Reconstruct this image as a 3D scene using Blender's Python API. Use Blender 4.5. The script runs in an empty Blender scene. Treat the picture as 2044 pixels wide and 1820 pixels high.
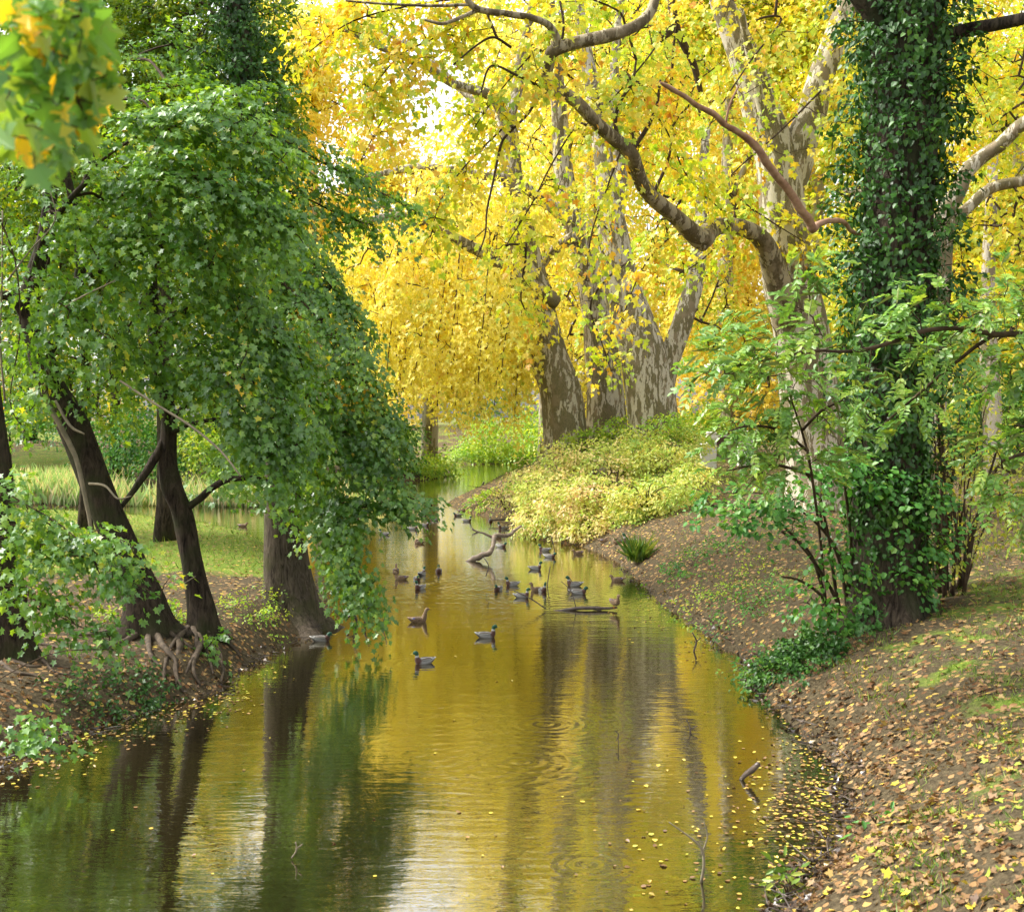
import bpy, math, random
import numpy as np
from mathutils import Vector
R = np.random.default_rng(7)
F, CX, HY, H = 2400.0, 1022.0, 830.0, 5.5      # surveyed from the photo: focal length in px, principal column, horizon row, eye height
PI = math.pi
scene = bpy.context.scene
COL = scene.collection
def P(px, py, Y): return np.array(((px-CX)/F*Y, Y, H-(py-HY)/F*Y))
def W(px, py, z=0.0):
    Y = (H-z)*F/(py-HY); return np.array(((px-CX)/F*Y, Y, z))
def nrm(v): return v/np.maximum(np.linalg.norm(v, axis=-1, keepdims=True), 1e-9)
# ---------------------------------------------------------------- properties
def tag(o, label=None, cat=None, group=None, kind=None):
    if label: o['label'] = label
    if cat: o['category'] = cat
    if group: o['group'] = group
    if kind: o['kind'] = kind
    return o
def empty(name, loc, label, cat, group=None):
    o = bpy.data.objects.new(name, None); COL.objects.link(o); o.location = tuple(float(v) for v in loc)
    o.empty_display_size = 0.3
    return tag(o, label, cat, group)
def mesh_obj(name, verts, loops, starts, totals, mat, parent=None, attrs=None, smooth=True, midx=None):
    me = bpy.data.meshes.new(name)
    verts = np.asarray(verts, np.float32)
    if parent is not None: verts = verts-np.array(parent.location, np.float32) if parent.parent is None else verts-np.array(parent.parent.location, np.float32)
    me.vertices.add(len(verts)); me.vertices.foreach_set('co', verts.ravel())
    me.loops.add(len(loops)); me.loops.foreach_set('vertex_index', np.asarray(loops, np.int32))
    me.polygons.add(len(starts)); me.polygons.foreach_set('loop_start', np.asarray(starts, np.int32))
    me.polygons.foreach_set('loop_total', np.asarray(totals, np.int32))
    me.polygons.foreach_set('use_smooth', np.full(len(starts), smooth))
    for k, (dom, typ, arr) in (attrs or {}).items():
        a = me.attributes.new(k, typ, dom)
        if typ == 'FLOAT': a.data.foreach_set('value', np.asarray(arr, np.float32).ravel())
        else: a.data.foreach_set('color', np.asarray(arr, np.float32).ravel())
    for m in (mat if isinstance(mat, (list, tuple)) else [mat]): me.materials.append(m)
    if midx is not None: me.polygons.foreach_set('material_index', np.asarray(midx, np.int32))
    me.update(calc_edges=True); me.validate()
    o = bpy.data.objects.new(name, me); COL.objects.link(o)
    if parent is not None: o.parent = parent
    return o
class MB:
    def __init__(s): s.v = []; s.f = []; s.n = 0; s.c = []
    def add(s, verts, faces, col=None):
        verts = np.asarray(verts, float); s.v.append(verts)
        s.f += [tuple(i+s.n for i in f) for f in faces]; s.n += len(verts)
        if col is not None: s.c.append(np.asarray(col, float))
    def build(s, name, mat, parent=None, smooth=True):
        v = np.concatenate(s.v); tot = np.array([len(f) for f in s.f]); st = np.concatenate([[0], np.cumsum(tot)[:-1]])
        at = {'col': ('POINT', 'FLOAT_COLOR', np.concatenate(s.c))} if s.c else None
        return mesh_obj(name, v, np.concatenate([np.array(f) for f in s.f]), st, tot, mat, parent, at, smooth)
    def box(s, c, d, rz=0.0, bev=0.0):
        x, y, z = d[0]/2, d[1]/2, d[2]/2
        if bev:
            ring = [(-x+bev,-y),(x-bev,-y),(x,-y+bev),(x,y-bev),(x-bev,y),(-x+bev,y),(-x,y-bev),(-x,-y+bev)]
            v = [(a,b,-z) for a,b in ring]+[(a,b,z-bev) for a,b in ring]+[(a*(1-bev/x),b*(1-bev/y),z) for a,b in ring]
            f = [tuple(range(7,-1,-1)), tuple(range(16,24))]
            for k in range(2):
                for i in range(8): f.append((k*8+i, k*8+(i+1)%8, k*8+8+(i+1)%8, k*8+8+i))
        else:
            v = [(-x,-y,-z),(x,-y,-z),(x,y,-z),(-x,y,-z),(-x,-y,z),(x,-y,z),(x,y,z),(-x,y,z)]
            f = [(3,2,1,0),(4,5,6,7),(0,1,5,4),(1,2,6,5),(2,3,7,6),(3,0,4,7)]
        v = np.array(v); ca, sa = math.cos(rz), math.sin(rz)
        v = np.stack([v[:,0]*ca-v[:,1]*sa, v[:,0]*sa+v[:,1]*ca, v[:,2]], 1)+np.asarray(c, float)
        s.add(v, f)
def catmull(pts, n=5):
    p = np.asarray(pts, float)
    if len(p) < 3: 
        t = np.linspace(0, 1, n+1)[:, None]; return p[0]*(1-t)+p[-1]*t
    q = np.concatenate([[2*p[0]-p[1]], p, [2*p[-1]-p[-2]]]); out = []
    for i in range(1, len(q)-2):
        for k in range(n):
            t = k/n; a, b, c, d = q[i-1], q[i], q[i+1], q[i+2]
            out.append(.5*((2*b)+(-a+c)*t+(2*a-5*b+4*c-d)*t*t+(-a+3*b-3*c+d)*t**3))
    out.append(p[-1]); return np.array(out)
def tube(mb, pts, rad, segs=12, n=5, rough=0.0, seed=0, flare=None, cap=True, lobes=5):
    """tapered, bent, slightly lumpy limb; flare=(extra radius, height) makes root buttresses at its start"""
    pr = np.concatenate([np.asarray(pts, float), np.asarray(rad, float)[:, None]], 1)
    c = catmull(pr, n); p, r = c[:, :3], np.maximum(c[:, 3], .0015)
    t = nrm(np.gradient(p, axis=0)); m = len(p)
    u = np.zeros_like(t); a = np.array((1.0, 0, 0)) if abs(t[0, 0]) < .8 else np.array((0, 1.0, 0))
    u[0] = nrm(a-t[0]*a.dot(t[0]))
    for i in range(1, m): u[i] = nrm(u[i-1]-t[i]*u[i-1].dot(t[i]))
    w = np.cross(t, u); ang = np.arange(segs)*2*PI/segs
    rr = np.repeat(r[:, None], segs, 1); g = np.random.default_rng(seed+11)
    arc = np.concatenate([[0], np.cumsum(np.linalg.norm(np.diff(p, axis=0), axis=1))])
    if rough:
        f = np.zeros((m, segs))
        for k in range(7):
            ka = g.integers(1, 6); kz = g.uniform(.3, 2.8)/max(r[0], .05)*.5
            f += np.sin(ang[None]*ka+arc[:, None]*kz*g.choice([-1, 1])+g.uniform(0, 6.3))/(1+.4*ka)
        rr *= 1+rough*f
    if flare:
        e = np.exp(-arc/flare[1]); b = .55+.45*np.cos(ang*lobes+g.uniform(0, 6.3))+.25*np.cos(ang*(lobes-2)+g.uniform(0, 6.3))
        rr += flare[0]*(e**1.6)[:, None]*np.maximum(b, .05)[None]
    v = p[:, None]+rr[..., None]*(np.cos(ang)[None, :, None]*u[:, None]+np.sin(ang)[None, :, None]*w[:, None])
    fs = []
    for i in range(m-1):
        for j in range(segs): fs.append((i*segs+j, i*segs+(j+1) % segs, (i+1)*segs+(j+1) % segs, (i+1)*segs+j))
    v = v.reshape(-1, 3)
    if cap:
        v = np.concatenate([v, [p[0]], [p[-1]+t[-1]*r[-1]*.5]]); k = m*segs
        for j in range(segs): fs.append((k, (j+1) % segs, j)); fs.append((k+1, (m-1)*segs+j, (m-1)*segs+(j+1) % segs))
    mb.add(v, fs)
    return p, r
# ---------------------------------------------------------------- leaves
def tmpl(half, fold, curl=0.0):
    """a leaf from one half outline (u along, v across); the halves fold along the midrib"""
    h = np.array(half, float); n = len(h); mir = h[1:-1] * (1, -1)
    uv = np.concatenate([h, mir]); w = fold*np.abs(uv[:, 1])-curl*uv[:, 0]**2
    return np.concatenate([uv, w[:, None]], 1), [list(range(n)), [0, n-1]+list(range(2*n-3, n-1, -1))]
LEAF = {
 'quad': tmpl([(0,0),(.45,.33),(1,0)], .25, .1),
 'oval': tmpl([(0,0),(.25,.24),(.7,.24),(1,0)], .3, .12),
 'round': tmpl([(0,0),(.12,.36),(.62,.43),(1,0)], .22, .15),
 'slim': tmpl([(0,0),(.35,.17),(.7,.14),(1,0)], .3, .2),
 'heart': tmpl([(0,0),(.0,.36),(.45,.38),(1,0)], .2, .2),
 'three': tmpl([(0,0),(.18,.5),(.5,.2),(1,0)], .28, .18),
 'five': tmpl([(0,0),(-.06,.36),(.24,.27),(.5,.55),(.58,.2),(1,0)], .22, .15),
 'star': tmpl([(0,0),(-.1,.17),(-.02,.42),(.13,.33),(.2,.42),(.42,.62),(.45,.42),(.5,.3),(.56,.14),(.72,.24),(.8,.14),(1,0)], .16, .2),
 'blade': tmpl([(0,0),(.3,.035),(1,0)], .3, .35),
}
def leaves(name, c, d, n, size, shape, mat, parent=None, rnd=None, clump=None, rng=R):
    T, polys = LEAF[shape]; N = len(c)
    d = nrm(d); n = nrm(n-d*np.sum(n*d, 1, keepdims=True)); s = np.cross(n, d)
    size = np.broadcast_to(size, (N,)); wid = rng.uniform(.8, 1.2, N); cv = rng.uniform(-.8, 2.0, N)
    V = (c[:, None]+size[:, None, None]*(T[None, :, 0, None]*d[:, None]+(T[None, :, 1]*wid[:, None])[..., None]*s[:, None]
         + (T[None, :, 2]*cv[:, None])[..., None]*n[:, None])).reshape(-1, 3)
    k = len(T); base = (np.arange(N)*k)[:, None]
    lp = np.concatenate(polys)[None]+base
    tot = np.tile([len(q) for q in polys], N); st = np.concatenate([[0], np.cumsum(tot)[:-1]])
    rnd = rng.uniform(0, 1, N) if rnd is None else rnd
    at = {'rnd': ('FACE', 'FLOAT', np.repeat(np.clip(rnd, 0, 1), len(polys)))}
    return mesh_obj(name, V, lp.ravel(), st, tot, mat, parent, at, smooth=False)
def sprays(c, d, n_per, L, wd, th, rng=R, up=.6, droop=.25, jit=.45, face=(0,-.35,0), keep=None):
    """leaf positions on flattened leafy twigs: K twigs of n_per leaves each"""
    K = len(c); c = np.repeat(c, n_per, 0); d = np.repeat(nrm(d), n_per, 0); N = len(c)
    Lk = np.repeat(rng.uniform(.6, 1.25, K)*L, n_per); cl = np.repeat(rng.uniform(0, 1, K), n_per)
    s = nrm(np.cross(d, (0, 0, 1.0))+rng.normal(0, .03, (N, 3))); m = np.cross(s, d); m *= np.where(m[:, 2:3] < 0, -1, 1)
    a = rng.uniform(-.35, 1, N); b = rng.normal(0, 1, N)
    pos = c+d*(a*Lk)[:, None]+s*(b*wd)[:, None]+m*(rng.normal(0, th, N))[:, None]
    pos[:, 2] -= droop*Lk*np.maximum(a, 0)**2+.15*np.abs(b)*wd
    ld = d*.7+s*(np.sign(b)*.8)[:, None]+rng.normal(0, .4, (N, 3)); ld[:, 2] -= .35+droop
    ln = m*.7+np.array((0, 0, up))+np.array(face)+rng.normal(0, jit, (N, 3))
    return pos, ld, ln, cl
def twigs(mb, sp, sr, targets, rtip=.012, k=.006, rng=R, sag=.06, rmax=.12, segs=4):
    """grow a twig to every target from the nearest wood already there; thickness follows what hangs on it"""
    nodes = [np.asarray(p) for p in sp]; par = [-1]*len(nodes); ns = len(nodes)
    A = np.zeros((ns+len(targets)*2+4, 3)); A[:ns] = np.array(nodes); cnt = ns
    d0 = np.min(np.linalg.norm(targets[:, None]-A[None, :ns], axis=2), 1); order = np.argsort(d0)
    parent = np.full(len(A), -1)
    for i in order:
        t = targets[i]; dd = np.linalg.norm(A[:cnt]-t, axis=1); dd += np.maximum(A[:cnt, 2]-t[2], 0)*.15
        j = int(np.argmin(dd)); v = t-A[j]; L = np.linalg.norm(v)
        if L < .05: continue
        mid = A[j]+v*.5+rng.normal(0, .07, 3)*L; mid[2] += sag*L
        A[cnt] = mid; parent[cnt] = j; A[cnt+1] = t; parent[cnt+1] = cnt; cnt += 2
    w = np.ones(cnt); 
    for i in range(cnt-1, ns-1, -1):
        if parent[i] >= 0: w[parent[i]] += w[i]
    rad = np.minimum(rtip+k*np.sqrt(w), rmax)
    vs = []; fs = []; n = 0; ang = np.arange(segs)*2*PI/segs
    for i in range(ns, cnt):
        j = parent[i]; a, b = A[j], A[i]; t = nrm(b-a); u = nrm(np.cross(t, (.3, .2, 1.0))); q = np.cross(t, u)
        r0 = rad[j] if j >= ns else min(rad[i]*1.5, rmax); ring = np.cos(ang)[:, None]*u+np.sin(ang)[:, None]*q
        vs.append(a+ring*r0); vs.append(b+ring*rad[i]*.9)
        for x in range(segs): fs.append((n+x, n+(x+1) % segs, n+segs+(x+1) % segs, n+segs+x))
        n += 2*segs
    if vs: mb.add(np.concatenate(vs), fs)
# ---------------------------------------------------------------- materials
def new_mat(name):
    m = bpy.data.materials.new(name); m.use_nodes = True; nt = m.node_tree; nt.nodes.clear()
    return m, nt, nt.nodes.new('ShaderNodeOutputMaterial')
def nd(nt, t, **kw):
    n = nt.nodes.new(t)
    for k, v in kw.items():
        if k in n.inputs.keys() if not hasattr(n, k) else False: n.inputs[k].default_value = v
        elif hasattr(n, k): setattr(n, k, v)
    return n
def ramp(nt, stops, interp='LINEAR'):
    r = nt.nodes.new('ShaderNodeValToRGB'); e = r.color_ramp.elements; r.color_ramp.interpolation = interp
    while len(e) < len(stops): e.new(.5)
    for i, (p, c) in enumerate(stops): e[i].position = p; e[i].color = (*c, 1) if len(c) == 3 else c
    return r
def leaf_mat(name, stops, trans=.45, gloss=.5, rough=.4, tw=(1.15, 1.0, .55)):
    m, nt, out = new_mat(name); L = nt.links.new
    a = nd(nt, 'ShaderNodeAttribute', attribute_name='rnd'); r = ramp(nt, stops); L(a.outputs['Fac'], r.inputs[0])
    di = nd(nt, 'ShaderNodeBsdfDiffuse'); tr = nd(nt, 'ShaderNodeBsdfTranslucent'); gl = nd(nt, 'ShaderNodeBsdfGlossy')
    mul = nd(nt, 'ShaderNodeMix', data_type='RGBA', blend_type='MULTIPLY'); mul.inputs[0].default_value = 1
    L(r.outputs[0], mul.inputs[6]); mul.inputs[7].default_value = (*tw, 1)
    L(r.outputs[0], di.inputs[0]); L(mul.outputs[2], tr.inputs[0])
    mx = nd(nt, 'ShaderNodeMixShader'); mx.inputs[0].default_value = trans; L(di.outputs[0], mx.inputs[1]); L(tr.outputs[0], mx.inputs[2])
    gl.inputs['Roughness'].default_value = rough; gl.inputs['Color'].default_value = (1, 1, 1, 1)
    m2 = nd(nt, 'ShaderNodeMixShader'); m2.inputs[0].default_value = gloss*.11; L(mx.outputs[0], m2.inputs[1]); L(gl.outputs[0], m2.inputs[2])
    L(m2.outputs[0], out.inputs[0]); return m
def mapped(nt, scale, coord='Object'):
    tc = nd(nt, 'ShaderNodeTexCoord'); mp = nd(nt, 'ShaderNodeMapping'); mp.inputs['Scale'].default_value = scale
    nt.links.new(tc.outputs[coord], mp.inputs[0]); return mp.outputs[0]
def noise(nt, vec, scale, detail=4, rough=.55, dist=0.0):
    n = nd(nt, 'ShaderNodeTexNoise'); n.inputs['Scale'].default_value = scale; n.inputs['Detail'].default_value = detail
    n.inputs['Roughness'].default_value = rough; n.inputs['Distortion'].default_value = dist; nt.links.new(vec, n.inputs['Vector']); return n.outputs['Fac']
def mixc(nt, f, a, b, bt='MIX'):
    m = nd(nt, 'ShaderNodeMix', data_type='RGBA', blend_type=bt)
    for k, v in ((0, f), (6, a), (7, b)):
        if isinstance(v, (int, float)): m.inputs[k].default_value = v
        elif isinstance(v, tuple): m.inputs[k].default_value = (*v, 1)
        else: nt.links.new(v, m.inputs[k])
    return m.outputs[2]
def pbsdf(nt, out, color, rough=.8, bump=None, bstr=.5, bdist=.05, spec=.3):
    p = nd(nt, 'ShaderNodeBsdfPrincipled'); p.inputs['Roughness'].default_value = rough; p.inputs['Specular IOR Level'].default_value = spec
    if isinstance(color, tuple): p.inputs['Base Color'].default_value = (*color, 1)
    else: nt.links.new(color, p.inputs['Base Color'])
    if bump is not None:
        b = nd(nt, 'ShaderNodeBump'); b.inputs['Strength'].default_value = bstr; b.inputs['Distance'].default_value = bdist
        nt.links.new(bump, b.inputs['Height']); nt.links.new(b.outputs[0], p.inputs['Normal'])
    nt.links.new(p.outputs[0], out.inputs[0]); return p
def plane_bark(name, thr=.5, cream=(.56, .50, .37), olive=(.15, .125, .06), sc=1.0):
    m, nt, out = new_mat(name); v = mapped(nt, (1.6*sc, 1.6*sc, .45*sc)); v2 = mapped(nt, (5.5*sc, 5.5*sc, 1.7*sc))
    n1 = noise(nt, v, 1.0, 2, .5, .4); n2 = noise(nt, v2, 1.0, 3, .6, .6)
    ad = nd(nt, 'ShaderNodeMath', operation='MULTIPLY_ADD'); nt.links.new(n2, ad.inputs[0]); ad.inputs[1].default_value = .62; nt.links.new(n1, ad.inputs[2])
    r = ramp(nt, [(0, (0,)*3), (thr+.285, (0,)*3), (thr+.325, (1,)*3), (1, (1,)*3)]); nt.links.new(ad.outputs[0], r.inputs[0])
    fine = noise(nt, mapped(nt, (9, 9, 5)), 2.5, 5, .65)
    cr = ramp(nt, [(.3, tuple(c*.7 for c in cream)), (.7, cream)]); nt.links.new(fine, cr.inputs[0])
    ol = ramp(nt, [(.3, tuple(c*.6 for c in olive)), (.7, tuple(c*1.5 for c in olive))]); nt.links.new(fine, ol.inputs[0])
    tan = noise(nt, mapped(nt, (1.2, 1.2, .9)), 1.7, 3); tr = ramp(nt, [(.5, (0,)*3), (.62, (1,)*3)]); nt.links.new(tan, tr.inputs[0])
    c2 = mixc(nt, tr.outputs[0], ol.outputs[0], (.22, .17, .10))
    c = mixc(nt, r.outputs[0], cr.outputs[0], c2)
    pbsdf(nt, out, c, .8, r.outputs[0], .6, .03); return m
def furrow_bark(name, dark, light, moss=None, zs=.22, sc=9.0, bd=.05):
    m, nt, out = new_mat(name); v = mapped(nt, (1, 1, zs)); n1 = noise(nt, v, sc, 6, .7, .9); n2 = noise(nt, mapped(nt, (1, 1, 1)), 1.3, 3)
    r = ramp(nt, [(.36, dark), (.62, light)]); nt.links.new(n1, r.inputs[0]); c = r.outputs[0]
    if moss:
        q = ramp(nt, [(.48, (0,)*3), (.66, (.8,)*3)]); nt.links.new(n2, q.inputs[0]); c = mixc(nt, q.outputs[0], c, moss)
    pbsdf(nt, out, c, .9, n1, 1.0, bd, .15); return m
def plain(name, c1, c2=None, scale=6, rough=.7, spec=.3):
    m, nt, out = new_mat(name); n = noise(nt, mapped(nt, (1, 1, 1)), scale, 4); r = ramp(nt, [(.3, c1), (.7, c2 or c1)]); nt.links.new(n, r.inputs[0])
    pbsdf(nt, out, r.outputs[0], rough, n, .3, .02, spec); return m
M = {}
M['gold'] = leaf_mat('golden_leaves', [(0,(.66,.34,.03)),(.10,(.85,.60,.06)),(.22,(.92,.80,.10)),(.72,(.93,.82,.13)),(.9,(.70,.74,.09)),(1,(.45,.58,.06))], .5, .3, .4, (1.03, 1.0, .6))
M['goldfar'] = leaf_mat('far_golden_leaves', [(0,(.82,.54,.07)),(.3,(.93,.76,.11)),(.75,(.93,.86,.20)),(1,(.66,.76,.11))], .5, .2, .4, (1.03, 1.0, .65))
M['yelgreen'] = leaf_mat('yellow_green_leaves', [(0,(.58,.20,.02)),(.1,(.84,.46,.03)),(.22,(.86,.66,.05)),(.42,(.82,.74,.06)),(.62,(.60,.68,.05)),(.85,(.40,.56,.04)),(1,(.22,.40,.03))], .5, .3, .4, (1.03, 1.0, .5))
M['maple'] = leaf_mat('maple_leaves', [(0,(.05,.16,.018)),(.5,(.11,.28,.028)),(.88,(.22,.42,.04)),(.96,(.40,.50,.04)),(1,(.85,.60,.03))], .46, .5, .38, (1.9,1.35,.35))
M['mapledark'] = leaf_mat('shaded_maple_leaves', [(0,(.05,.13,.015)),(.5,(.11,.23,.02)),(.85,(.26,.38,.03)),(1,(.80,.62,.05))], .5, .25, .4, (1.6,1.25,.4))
M['ivy'] = leaf_mat('ivy_leaves', [(0,(.016,.055,.008)),(.6,(.038,.12,.014)),(1,(.09,.21,.02))], .18, .28, .4)
M['hazel'] = leaf_mat('hazel_leaves', [(0,(.05,.19,.03)),(.6,(.10,.31,.04)),(.95,(.22,.42,.05)),(1,(.50,.48,.05))], .42, .3, .45)
M['ash'] = leaf_mat('ash_leaves', [(0,(.10,.25,.035)),(.6,(.21,.41,.05)),(1,(.42,.56,.06))], .42, .45, .4)
M['lime'] = leaf_mat('lime_leaves', [(0,(.12,.30,.02)),(.5,(.30,.52,.03)),(.85,(.56,.68,.05)),(1,(.78,.70,.07))], .5, .3)
M['midgreen'] = leaf_mat('mid_green_leaves', [(0,(.035,.14,.02)),(.6,(.09,.28,.03)),(1,(.26,.42,.04))], .45, .25)
M['pale'] = leaf_mat('pale_bush_leaves', [(0,(.70,.34,.22)),(.1,(.82,.60,.28)),(.4,(.84,.74,.28)),(.62,(.66,.72,.14)),(1,(.26,.46,.05))], .45, .3, .4, (1.02,1,.8))
M['litter'] = leaf_mat('fallen_leaves', [(0,(.05,.025,.012)),(.3,(.15,.075,.03)),(.55,(.24,.14,.058)),(.80,(.35,.225,.10)),(.92,(.50,.36,.06)),(.97,(.66,.52,.05)),(1,(.30,.38,.05))], .12, .2, .5)
M['floatleaf'] = leaf_mat('floating_leaves', [(0,(.10,.05,.02)),(.5,(.34,.20,.08)),(.75,(.70,.52,.07)),(1,(.50,.52,.08))], .1, .6, .3)
M['grass'] = leaf_mat('grass_blades', [(0,(.07,.16,.02)),(.6,(.17,.30,.03)),(1,(.36,.40,.06))], .4, .3)
M['reed'] = leaf_mat('reed_blades', [(0,(.32,.55,.18)),(.5,(.55,.75,.34)),(.7,(.80,.78,.50)),(1,(.85,.76,.52))], .4, .4)
M['planebark'] = plane_bark('plane_bark', .49, sc=2.1)
M['planebark2'] = plane_bark('plane_bark_olive', .445, sc=2.1)
M['limbbark'] = plane_bark('plane_limb_bark', .47, (.38, .32, .20), (.10, .075, .035), 1.8)
M['farbark'] = plane_bark('far_plane_bark', .53, (.50, .44, .33), (.2, .17, .09))
M['maplebark'] = furrow_bark('maple_bark', (.010, .007, .005), (.07, .052, .034), (.035, .04, .014))
M['greybark'] = furrow_bark('grey_trunk_bark', (.03, .023, .016), (.15, .118, .085), (.07, .07, .028), .2, 12)
M['ivybark'] = furrow_bark('rugged_bark', (.014, .010, .007), (.10, .075, .052), (.035, .045, .018), .18, 9, .09)
M['twig'] = plain('twig_bark', (.03, .02, .012), (.09, .06, .035), 5, .85, .15)
M['twiglight'] = plain('pale_twig_bark', (.16, .14, .09), (.30, .25, .16), 5, .8, .2)
M['dead'] = plain('dead_branch_bark', (.20, .10, .06), (.42, .26, .16), 6, .8, .2)
M['wetwood'] = plain('wet_wood', (.02, .014, .01), (.12, .085, .06), 7, .35, .5)
M['root'] = plain('root_bark', (.035, .026, .018), (.14, .105, .07), 6, .85, .2)
M['palegreen'] = leaf_mat('pale_green_bush_leaves', [(0,(.80,.62,.24)),(.25,(.76,.74,.20)),(.6,(.48,.62,.10)),(1,(.18,.38,.05))], .45, .3)
M['driftwood'] = plain('drift_wood', (.12,.085,.06), (.30,.23,.16), 6, .6, .3)
M['debris'] = leaf_mat('wet_debris', [(0,(.02,.013,.008)),(.5,(.06,.036,.018)),(.8,(.16,.09,.04)),(1,(.36,.26,.08))], .1, .5, .3)
# ================================================================ the land
def shore(px): return [tuple(W(a, b)[:2]) for a, b in px]
RIGHT = shore([(1560,1830),(1575,1800),(1610,1755),(1655,1705),(1690,1640),(1695,1590),(1685,1545),(1640,1490),(1575,1432),(1530,1395),(1505,1352),(1500,1325),
   (1440,1290),(1400,1255),(1350,1220),(1310,1192),(1270,1160),(1245,1130),(1205,1103),(1150,1088),(1095,1080),(1050,1068),(1020,1050),(985,1033),(930,1022),
   (893,1006),(925,992),(958,975),(1000,955),(1040,940),(1075,934),(1120,931.5)])
RIGHT = [(3.4, -40.0), (2.7, 4.0), (2.85, 10.0)]+RIGHT+[(60.0, 128.0), (700.0, 150.0), (700.0, -40.0)]
PEN = shore([(0,1533),(60,1500),(110,1486),(200,1448),(330,1405),(400,1388),(446,1380),(455,1348),(520,1310),(585,1282),(625,1262),(652,1250),(655,1225),(640,1190),
   (605,1150),(565,1112),(530,1090),(450,1068),(300,1052),(100,1043),(-300,1040)])
PEN = [(-9.5, -40.0), (-9.3, 5.0), (-8.7, 13.0)]+PEN+[(-700.0, 70.0), (-700.0, -40.0)]
FAR = shore([(-900,1011),(-200,1012),(100,1013),(300,1009),(430,1008),(530,1003),(600,992),(680,978),(780,966),(850,958),(903,951),(900,942),(885,933),(900,929),(960,926.5),(1060,925)])
FAR = [(-700.0, 72.0)]+FAR+[(75.0, 141.0), (700.0, 165.0), (700.0, 900.0), (-700.0, 900.0)]
def sdist(x, y, poly):
    x = np.asarray(x, float); y = np.asarray(y, float); best = np.full(x.shape, 1e9); ins = np.zeros(x.shape, bool); n = len(poly)
    for i in range(n):
        (x0, y0), (x1, y1) = poly[i], poly[(i+1) % n]; dx, dy = x1-x0, y1-y0
        t = np.clip(((x-x0)*dx+(y-y0)*dy)/(dx*dx+dy*dy+1e-12), 0, 1)
        best = np.minimum(best, (x-x0-t*dx)**2+(y-y0-t*dy)**2)
        if abs(dy) > 1e-9: ins ^= ((y0 > y) != (y1 > y)) & (x < (y-y0)/dy*dx+x0)
    return np.where(ins, 1, -1)*np.sqrt(best)
def lumps(x, y):
    return (.5*np.sin(x*1.9+1.3*np.sin(y*.8))*np.sin(y*1.3+.7)+.3*np.sin(x*4.1+y*1.7)*np.sin(y*3.7-x)+.2*np.sin(x*8.3-y*5)*np.sin(y*7.9+x*3)
            + .8*np.sin(x*.35+1)*np.sin(y*.27+2))
def ground_z(x, y):
    x = np.asarray(x, float); y = np.asarray(y, float)
    dr, dp, df = sdist(x, y, RIGHT), sdist(x, y, PEN), sdist(x, y, FAR)
    ed = .35*lumps(x*.9, y*.7); fr_ = .10*lumps(x*2.1, y*1.7); dr = dr+fr_*(np.abs(dr) < 3); dp = dp+fr_*(np.abs(dp) < 3)
    a = np.maximum(dr+ed*.25, 0); zr = 2.15*(1-np.exp(-a/3.1))+.012*np.minimum(a, 60)
    b = np.maximum(dp, 0); zp = .88*(1-np.exp(-(b/.75)**1.2))+.006*np.minimum(b, 40)
    c = np.maximum(df, 0); zf = .9*(1-np.exp(-c/2.2))+.085*np.minimum(np.maximum(c-4, 0), 34)
    d = np.maximum(np.maximum(dr, dp), df)
    z = np.where(d > 0, np.where(dr > 0, zr, np.where(dp > 0, zp, zf)), np.maximum(d*.45, -1.3))
    return z+.07*lumps(x, y)*np.clip(d*1.4, 0, 1)
def G(px, py, y0=9.0, y1=260.0):
    Y = np.geomspace(y0, y1, 900); x = (px-CX)/F*Y; z = H-(py-HY)/F*Y; g = ground_z(x, Y)
    k = int(np.argmax(z <= g)) if (z <= g).any() else len(Y)-1
    return np.array((x[k], Y[k], g[k]))
def axis(lo, hi, step, far_lo, far_hi, grow=1.13):
    a = list(np.arange(lo, hi, step)); s = step; v = hi
    while v < far_hi: a.append(v); s *= grow; v += s
    a.append(far_hi); s = step; v = lo-step; b = []
    while v > far_lo: b.append(v); s *= grow; v -= s
    b.append(far_lo); return np.array(b[::-1]+a)
gx = axis(-13, 15, .16, -650, 650); gy1 = axis(8, 45, .16, -35, 45.01); gy = np.concatenate([gy1[:-1], np.arange(45.1, 90, .5), axis(90, 160, 1.2, 89.9, 850)[1:]])
GX, GY = np.meshgrid(gx, gy); gxx, gyy = GX.ravel(), GY.ravel(); gz = ground_z(gxx, gyy)
nx, ny = len(gx), len(gy); ii = (np.arange(ny-1)[:, None]*nx+np.arange(nx-1)[None]).ravel()
gl = np.stack([ii, ii+1, ii+nx+1, ii+nx], 1)
def grassy(x, y):
    """where turf grows on the place itself: the back of the peninsula, patches on the slope"""
    dp = sdist(x, y, PEN); dr = sdist(x, y, RIGHT); n = .5+.5*lumps(x*.6+3, y*.5)
    g = np.where(dp > 0, np.clip((y-33.5)/3, 0, 1)*(.55+.5*n), 0)
    g = np.where(dr > 0, np.clip(.0+.44*n, 0, .5)*np.clip(dr/1.5-.4, 0, 1), g)
    g = np.where(sdist(x, y, FAR) > 0, .7*n, g)
    return np.clip(g, 0, 1)
m, nt, out = new_mat('ground_soil_turf'); L = nt.links.new
pv = mapped(nt, (1, 1, 1)); a = nd(nt, 'ShaderNodeAttribute', attribute_name='turf')
n1 = noise(nt, pv, 1.3, 8, .7); n2 = noise(nt, pv, 14, 6, .7)
soil = ramp(nt, [(.3, (.034,.026,.015)), (.5, (.08,.062,.035)), (.7, (.155,.122,.068))]); L(n2, soil.inputs[0])
turf = ramp(nt, [(.3, (.08,.13,.02)), (.6, (.18,.25,.035)), (.8, (.30,.31,.07))]); L(n2, turf.inputs[0])
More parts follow.
